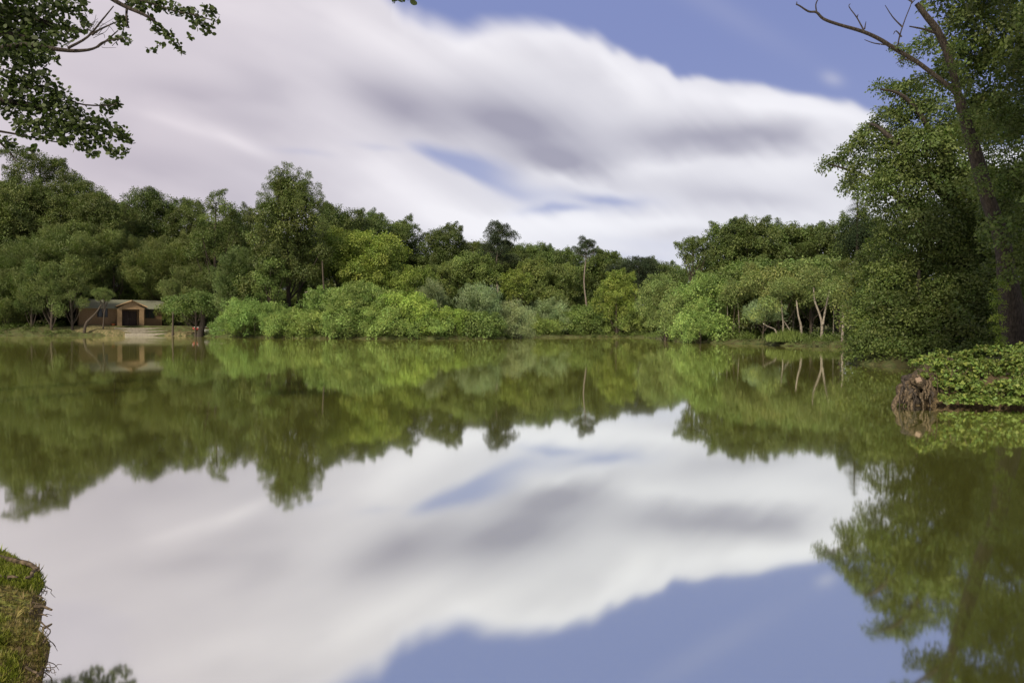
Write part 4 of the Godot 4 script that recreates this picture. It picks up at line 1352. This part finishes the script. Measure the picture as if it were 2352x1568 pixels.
	for k in order.size():
		var id: int = order[k]
		var seen_: bool = (xf[id].origin + b.position).x < 6.9
		if seen_ and count < 300:
			var o := mi("leaf", leaf, lm[count % 6], b)
			o.transform = xf[id]
			count += 1
		else:
			rest.append(xf[id])
			rc.append(cols[id])
	var ms := foliage("leaf_mass", leaf, rest, rc, M.leaf, b)
	ms.set_meta("kind", "stuff")
	var cane := new_st()
	for k in 26:
		var x := rf(2130, 2400)
		var p0 := pp(x, rf(905, 925), rf(9.1, 9.6)) - b.position
		var p1 := p0 + Vector3(rf(-0.25, 0.25), rf(0.25, 0.45), rf(-0.1, 0.2))
		add_tube(cane, smooth_path([p0, p0.lerp(p1, 0.5) + Vector3(0, 0.08, 0), p1], 3), 0.008, 0.004, 4)
	mi("canes", done(cane), M.root, b)

# ------------------------------------------------------------------ left foreground
func make_left_bank() -> void:
	rng.seed = 808
	# the rim of the turf, from the far left round the corner towards the viewer: [x, y, height]
	var rim := [[-900, 1250, 0.22], [-300, 1262, 0.22], [-60, 1274, 0.21], [0, 1283, 0.21], [34, 1296, 0.205], [62, 1312, 0.20], [74, 1330, 0.195], [80, 1352, 0.195], [84, 1385, 0.195], [90, 1430, 0.19], [91, 1465, 0.18], [80, 1500, 0.165], [62, 1535, 0.14], [62, 1575, 0.12], [50, 1630, 0.09], [30, 1720, 0.07], [-60, 2000, 0.06]]
	var pts := []
	for p in rim:
		pts.append(pp(p[0], p[1], (EYE - p[2]) * F / (p[1] - 753.0)))
	pts = smooth_path(pts, 8)
	# profile: [how far inwards, height]
	var prof := [[0.26, -1.6], [0.20, -0.5], [0.16, -0.1], [0.11, 0.22], [0.05, 0.5], [0.0, 0.78], [-0.004, 0.92], [0.02, 1.04], [0.06, 1.12], [0.14, 1.22], [0.26, 1.32], [0.5, 1.42], [1.2, 1.5]]
	var grid := []
	for i in pts.size():
		var a: Vector3 = pts[maxi(i - 2, 0)]
		var b: Vector3 = pts[mini(i + 2, pts.size() - 1)]
		var dir := (b - a) * Vector3(1, 0, 1)
		var nrm := dir.cross(Vector3.UP).normalized()   # landwards
		var inward := (nrm + Vector3(-0.7, 0, 0.15)).normalized()
		var row := []
		for j in prof.size():
			var q: Array = prof[j]
			var p: Vector3 = pts[i] + inward * q[0]
			p.y = pts[i].y * q[1]
			var n := nz2.get_noise_3d(p.x * 330.0, p.y * 420.0, p.z * 330.0)
			var n2 := nz.get_noise_3d(p.x * 260.0 + 90.0, p.y * 220.0, p.z * 260.0)
			var amp := 0.035 if j < 7 else 0.02
			p += -inward * (n * amp + n2 * 0.03) * (1.0 if j < 8 else 0.3) + Vector3(0, n * 0.014 + n2 * 0.02, 0) * (1.0 if j > 5 else 0.3)
			row.append(p)
		grid.append(row)
	var soil := new_st()
	var turf := new_st()
	soil.set_smooth_group(0)
	turf.set_smooth_group(0)
	for i in grid.size() - 1:
		for j in prof.size() - 1:
			var st := soil if j < 7 + int(clampf((i - 80) * 0.12, 0, 4)) else turf
			quad(st, grid[i][j], grid[i][j + 1], grid[i + 1][j + 1], grid[i + 1][j])
	var bank := struct("earth_bank", done(soil), M.soil)
	mi("turf", done(turf), M.turf, bank)
	# roots sticking out of the bank, traced where the photograph shows them
	var roots := [[[-10, 1283], [30, 1292], [60, 1298], [88, 1308], [93, 1312], 0.016, 2.36], [[90, 1308], [80, 1318], [66, 1326], [52, 1330], 0.011, 2.3], [[84, 1372], [98, 1374], [106, 1378], 0.004, 2.05], [[80, 1388], [94, 1391], [104, 1391], 0.004, 2.0], [[84, 1398], [104, 1398], [116, 1402], [124, 1405], 0.009, 1.96], [[94, 1415], [106, 1416], [114, 1420], 0.004, 1.9], [[96, 1430], [110, 1444], [120, 1451], 0.004, 1.86], [[104, 1448], [114, 1444], [124, 1438], 0.008, 1.86], [[104, 1480], [112, 1468], [120, 1458], [120, 1450], 0.0035, 1.82], [[34, 1534], [50, 1538], [66, 1548], [90, 1552], 0.0075, 1.70], [[90, 1558], [96, 1554], [98, 1548], 0.008, 1.74], [[60, 1606], [76, 1602], [90, 1600], 0.008, 1.6], [[96, 1500], [106, 1504], [112, 1512], 0.002, 1.75], [[100, 1525], [110, 1520], [116, 1516], 0.002, 1.72], [[100, 1540], [108, 1536], [112, 1530], 0.002, 1.72], [[10, 1330], [22, 1328], [34, 1329], 0.009, 2.2], [[-10, 1326], [4, 1328], 0.008, 2.2]]
	for r in roots:
		var n: int = r.size()
		var rad: float = r[n - 2]
		var q := []
		for k in n - 2:
			q.append(pp(r[k][0] - (12.0 if r[k][0] > 75 else 0.0), r[k][1], (EYE - (0.235 if r[k][1] < 1340 else 0.2 if r[k][1] < 1500 else 0.15)) * F / (r[k][1] - 753.0)))
		var rs := new_st()
		add_tube(rs, smooth_path(q, 4), rad * 0.62, rad * 0.36, 7, 0.22)
		mi("root", done(rs), M.root, bank)
	# hair roots hanging from the rim
	var hair := new_st()
	for k in 70:
		var i := int(rf(44, 112))
		var p: Vector3 = grid[i][int(rf(2, 7))]
		var o := Vector3(rf(0.005, 0.045), rf(-0.06, 0.01), rf(-0.02, 0.03))
		add_tube(hair, smooth_path([p, p + o * 0.3 + Vector3(rf(0.0, 0.015), rf(-0.004, 0.01), 0), p + o * 0.7 + Vector3(0, rf(-0.01, 0.012), rf(-0.01, 0.01)), p + o], 3), 0.0014, 0.0005, 4, 0.0)
	var ho := mi("fine_roots", done(hair), M.root, bank)
	ho.set_meta("kind", "stuff")
	# grass and moss
	var xf := []
	var cols := PackedColorArray()
	for k in 16000:
		var i := int(rf(14, 110))
		var jf := 6.0 + pow(rng.randf(), 0.8) * 5.0
		var j := int(jf)
		var p: Vector3 = grid[i][j].lerp(grid[i + 1][j], rng.randf()).lerp(grid[i][mini(j + 1, prof.size() - 1)], jf - j)
		var patch := nz.get_noise_2d(p.x * 700.0, p.z * 700.0)
		var green := smoothstep(-0.15, 0.38, patch + 0.22 * smoothstep(-1.75, -2.3, p.z))
		if rng.randf() > 0.45 + 0.55 * green:
			continue
		var h := rf(0.005, 0.013) + 0.014 * (0.35 + 0.65 * green) * rng.randf() + (0.02 if rng.randf() < 0.015 else 0.0)
		var bs := Basis(Vector3.UP, rf(0, TAU)) * Basis(Vector3.RIGHT, rf(-0.9, 0.9))
		xf.append(Transform3D(bs.scaled(Vector3.ONE * h), p - Vector3(0, 0.003, 0)))
		var q := rf(0.6, 1.35)
		var c := Color(0.16, 0.12, 0.045).lerp(Color(0.15, 0.175, 0.018), clampf(green + rf(-0.35, 0.3), 0, 1))
		cols.append(Color(c.r * q, c.g * q, c.b * q))
	var wide := leaf_arrays([[Vector3.ZERO, Vector3(0, 1, 0), 1.0, 0.13, Vector3(0, 0.1, 1), Color.WHITE], [Vector3.ZERO, Vector3(0.45, 0.85, 0).normalized(), 0.85, 0.13, Vector3(0.4, 0.1, 1), Color(0.85, 0.9, 0.8)], [Vector3.ZERO, Vector3(-0.4, 0.85, 0.3).normalized(), 0.9, 0.13, Vector3(1, 0.1, 0.2), Color(1.1, 1.05, 1.0)]])
	var g := foliage(numbered("bank_grass"), wide, xf, cols, M.leaf, self)
	g.set_meta("kind", "stuff")
	tag(g, "short mossy grass on the crumbling bank in the foreground", "grass")
	# small yellow leaves of seedlings at the rim
	var sx := []
	var sc := PackedColorArray()
	var seed_ := thing("seedling", "tiny yellow-green seedling leaves on the crumbling foreground bank", "plant", pp(96, 1505, 1.83))
	for q in [[90, 1505], [94, 1510], [98, 1503], [96, 1514], [92, 1518]]:
		var p := pp(q[0], q[1], 1.82) - seed_.position
		var yv := (Vector3.UP + rand_dir() * 0.5).normalized()
		var xv := yv.cross(rand_dir()).normalized()
		sx.append(Transform3D(Basis(xv * 0.012, yv * 0.012, xv.cross(yv) * 0.012), p))
		sc.append(Color(0.26, 0.29, 0.015))
	for k in sx.size():
		var mm: StandardMaterial3D = M.leaf.duplicate()
		mm.albedo_color = lin(0.26, 0.29, 0.015)
		mi("leaf", C.bramble, mm, seed_).transform = sx[k]

# A roundish leaf of several faces, for boughs close to the camera.
func round_leaf(w: float, lobed: float) -> ArrayMesh:
	var vs := PackedVector3Array()
	var ns := PackedVector3Array()
	var cs := PackedColorArray()
	var ix := PackedInt32Array()
	var n := 12
	vs.append(Vector3(0, 0.03, 0.5))
	for k in n:
		var a := TAU * k / n
		var r := 0.5 * (1.0 - lobed * (0.5 + 0.5 * cos(a * 5.0)))
		vs.append(Vector3(sin(a) * r * w, -0.06 * absf(sin(a)), 0.5 - cos(a) * r * 1.0))
	for k in n + 1:
		ns.append(Vector3(0, 1, 0))
		cs.append(Color.WHITE)
	for k in n:
		ix.append_array([0, 1 + k, 1 + (k + 1) % n])
	var a_ := []
	a_.resize(Mesh.ARRAY_MAX)
	a_[Mesh.ARRAY_VERTEX] = vs
	a_[Mesh.ARRAY_NORMAL] = ns
	a_[Mesh.ARRAY_COLOR] = cs
	a_[Mesh.ARRAY_INDEX] = ix
	var m := ArrayMesh.new()
	m.add_surface_from_arrays(Mesh.PRIMITIVE_TRIANGLES, a_)
	return m

func bough_leaves(t: Node3D, spots: Array, leaf: ArrayMesh, size: float, dens: float, col: Color, parts_from: int) -> void:
	var xf := []
	var cols := PackedColorArray()
	var lm := []
	for k in 5:
		var mm: StandardMaterial3D = M.leaf.duplicate()
		var q := 0.75 + 0.13 * k
		mm.albedo_color = lin(col.r * q, col.g * q, col.b * q)
		lm.append(mm)
	var count := 0
	for si in spots.size():
		var L: Array = spots[si]
		for k in int(dens * pow(L[1] / size, 2.0)) + 4:
			var dd := rand_dir()
			var p: Vector3 = L[0] + Vector3(dd.x, dd.y * 0.85, dd.z * 0.9) * L[1] * pow(rng.randf(), 0.4)
			var yv := (Vector3.UP * 0.7 + rand_dir() + Vector3(0, 0, 0.4)).normalized()
			var xv := yv.cross(rand_dir()).normalized()
			var s := size * rf(0.65, 1.2)
			var x := Transform3D(Basis(xv * s, yv * s, xv.cross(yv) * s), p)
			if si >= parts_from and count < 300:
				mi("leaf", leaf, lm[count % 5], t).transform = x
				count += 1
			else:
				xf.append(x)
				var q := rf(0.65, 1.3)
				cols.append(Color(col.r * q, col.g * q, col.b * q))
	if xf.size():
		var o := foliage("leaf_mass", leaf, xf, cols, M.leaf, t)
		o.set_meta("kind", "stuff")

func make_left_boughs() -> void:
	rng.seed = 3131
	var at := Vector3(-8.6, 0.25, -7.9)
	at.y = ground(at.x, at.z) - 0.05
	var t := thing("alder_tree", "alder reaching its leafy boughs over the near left water", "tree", at)
	var st := new_st()
	add_tube(st, smooth_path([Vector3(0, -0.3, 0), Vector3(0.1, 1.5, 0), Vector3(-0.1, 3.5, 0.1), Vector3(0.1, 5.8, 0), Vector3(0.0, 8.0, 0.1)], 4), 0.22, 0.06, 10)
	mi("trunk", done(st), M.dark_bark, t)
	var D := 8.0
	var br := [[[-420, 190], [-200, 210], [0, 232], [40, 240], [90, 248], [150, 268], [225, 300], [295, 328]], [[-10, 220], [60, 205], [120, 205], [180, 240], [250, 245], [270, 240]], [[-20, 300], [40, 310], [100, 322], [170, 335]], [[-300, 60], [-60, 118], [60, 108], [135, 118], [185, 121], [228, 112], [275, 75]], [[228, 112], [245, 100], [290, 92]], [[160, 115], [205, 90], [240, 50], [265, 20]], [[215, 85], [235, 72], [285, 50]], [[-100, -120], [180, -60], [250, -5], [290, 20], [345, 45], [380, 75], [415, 118]], [[250, -5], [330, 8], [400, 30], [450, 40], [490, 52]], [[296, 18], [294, 48], [300, 70]], [[0, 325], [25, 352], [40, 372]]]
	for b in br:
		var q := []
		for p in b:
			q.append(pp(p[0], p[1], D + rf(-0.1, 0.1)) - at)
		var big: bool = b[0][0] < -90
		if big:
			q.push_front(Vector3(0, q[0].y - 0.6, 0))
		var bs := new_st()
		add_tube(bs, smooth_path(q, 4), 0.05 if big else 0.016, 0.006, 6, 0.12)
		mi("branch", done(bs), M.dark_bark, t)
	# bare twigs
	for k in 16:
		var x := rf(150, 270)
		var y := rf(60, 118)
		var bs2 := new_st()
		add_tube(bs2, smooth_path([pp(x, y, D) - at, pp(x + rf(5, 25), y - rf(-4, 25), D) - at, pp(x + rf(20, 50), y - rf(-8, 45), D) - at], 3), 0.004, 0.002, 4)
		mi("twig", done(bs2), M.dark_bark, t)
	# the bough over the top of the picture
	var tb := new_st()
	add_tube(tb, smooth_path([Vector3(0, 5.2, 0), Vector3(4.4, 4.45, 1.8), Vector3(7.0, 3.85, 2.6), Vector3(7.8, 3.24, 2.9)], 5), 0.07, 0.006, 7)
	mi("branch", done(tb), M.dark_bark, t)
	var leaf := round_leaf(0.85, 0.06)
	var spots := near_lobes([[30, 190, 40, D], [80, 180, 40, D], [20, 240, 40, D], [70, 235, 42, D], [130, 215, 34, D], [120, 255, 40, D], [170, 250, 30, D], [60, 290, 34, D], [110, 300, 36, D], [160, 290, 36, D], [20, 330, 20, D], [90, 130, 36, D], [40, 130, 40, D], [80, 345, 12, D], [195, 285, 34, D], [150, 325, 16, D], [190, 330, 26, D], [220, 315, 30, D], [240, 290, 26, D], [250, 245, 22, D], [270, 240, 12, D], [275, 308, 22, D], [295, 322, 14, D], [255, 345, 16, D], [290, 345, 12, D], [215, 352, 12, D], [270, 362, 8, D],
		[330, 15, 22, D], [370, 12, 24, D], [410, 28, 20, D], [440, 35, 18, D], [460, 60, 18, D], [485, 30, 18, D], [480, 70, 16, D], [500, 52, 10, D], [350, 50, 10, D], [365, 70, 14, D], [390, 85, 14, D], [408, 105, 12, D], [418, 122, 7, D], [350, 118, 7, D], [372, 108, 8, D], [285, 60, 14, D], [290, 88, 12, D], [265, 95, 9, D], [280, 45, 10, D], [298, 102, 8, D], [300, 15, 12, D], [440, 90, 8, D], [905, 2, 9, 5.0], [940, -2, 8, 5.0], [920, -8, 12, 5.0]], at)
	bough_leaves(t, spots, leaf, 0.053, 15.0, Color(0.050, 0.068, 0.018), 27)
	# oak beside it with larger lobed leaves
	var at2 := Vector3(-10.4, 0, -9.2)
	at2.y = ground(at2.x, at2.z) - 0.05
	var o := thing("oak_tree", "dark oak bough with large lobed leaves hanging above the alder", "tree", at2)
	var os := new_st()
	add_tube(os, smooth_path([Vector3(0, -0.3, 0), Vector3(0.2, 2, 0), Vector3(0, 5, 0.2), Vector3(0.2, 9, 0)], 4), 0.35, 0.1, 10)
	mi("trunk", done(os), M.dark_bark, o)
	for b in [[[-300, -60], [-60, 10], [60, 40], [150, 70], [200, 80]], [[-260, 120], [-60, 80], [60, 90], [110, 120]], [[-200, -100], [40, -30], [120, 10], [170, 30]]]:
		var q2 := [Vector3(0.05, 5.0, 0.1)]
		for p in b:
			q2.append(pp(p[0], p[1], 8.6) - at2)
		var bs3 := new_st()
		add_tube(bs3, smooth_path(q2, 4), 0.08, 0.01, 7)
		mi("branch", done(bs3), M.dark_bark, o)
	var ol := round_leaf(0.62, 0.32)
	var sp2 := near_lobes([[20, 20, 60, 8.6], [80, 30, 50, 8.6], [40, 80, 60, 8.7], [-20, 90, 60, 8.8], [100, 80, 44, 8.6], [120, 20, 34, 8.5], [-40, 20, 70, 8.8], [60, 120, 34, 8.6], [140, 90, 26, 8.5], [150, 60, 22, 8.5], [115, 125, 18, 8.5], [175, 75, 20, 8.5], [200, 62, 12, 8.5], [165, 20, 20, 8.5], [185, 40, 14, 8.5], [195, 10, 14, 8.5], [130, 140, 10, 8.5], [205, 30, 8, 8.5]], at2)
	bough_leaves(o, sp2, ol, 0.09, 24.0, Color(0.050, 0.068, 0.018), 8)

# ------------------------------------------------------------------ scene
func _ready() -> void:
	rng.seed = 20240
	var cam := Camera3D.new()
	cam.name = "camera"
	add_child(cam)
	cam.position = Vector3(0, EYE, 0)
	cam.rotation_degrees = Vector3(-0.99, 0.0, 0.19)
	cam.fov = 53.13
	cam.near = 0.05
	cam.far = 900.0
	cam.current = true
	var env := Environment.new()
	env.background_mode = Environment.BG_SKY
	env.sky = make_sky()
	env.background_energy_multiplier = 0.66
	env.tonemap_mode = Environment.TONE_MAPPER_LINEAR
	env.tonemap_exposure = 1.6
	env.sdfgi_enabled = true
	env.ssao_enabled = true
	env.ssil_enabled = true
	var we := WorldEnvironment.new()
	we.name = "environment"
	we.environment = env
	add_child(we)
	var sun := DirectionalLight3D.new()
	sun.name = "sun"
	add_child(sun)
	sun.rotation_degrees = Vector3(-43.0, -27.0, 0.0)
	sun.light_energy = 1.25
	sun.light_color = Color(1.0, 0.95, 0.86)
	sun.light_angular_distance = 8.0
	sun.shadow_enabled = true

	make_materials()
	make_shore()
	make_sprays()
	make_land()
	make_cabin()
	make_woods()
	make_undergrowth()
	make_right()
	make_left_bank()
	make_left_boughs()
	print("built ", total)
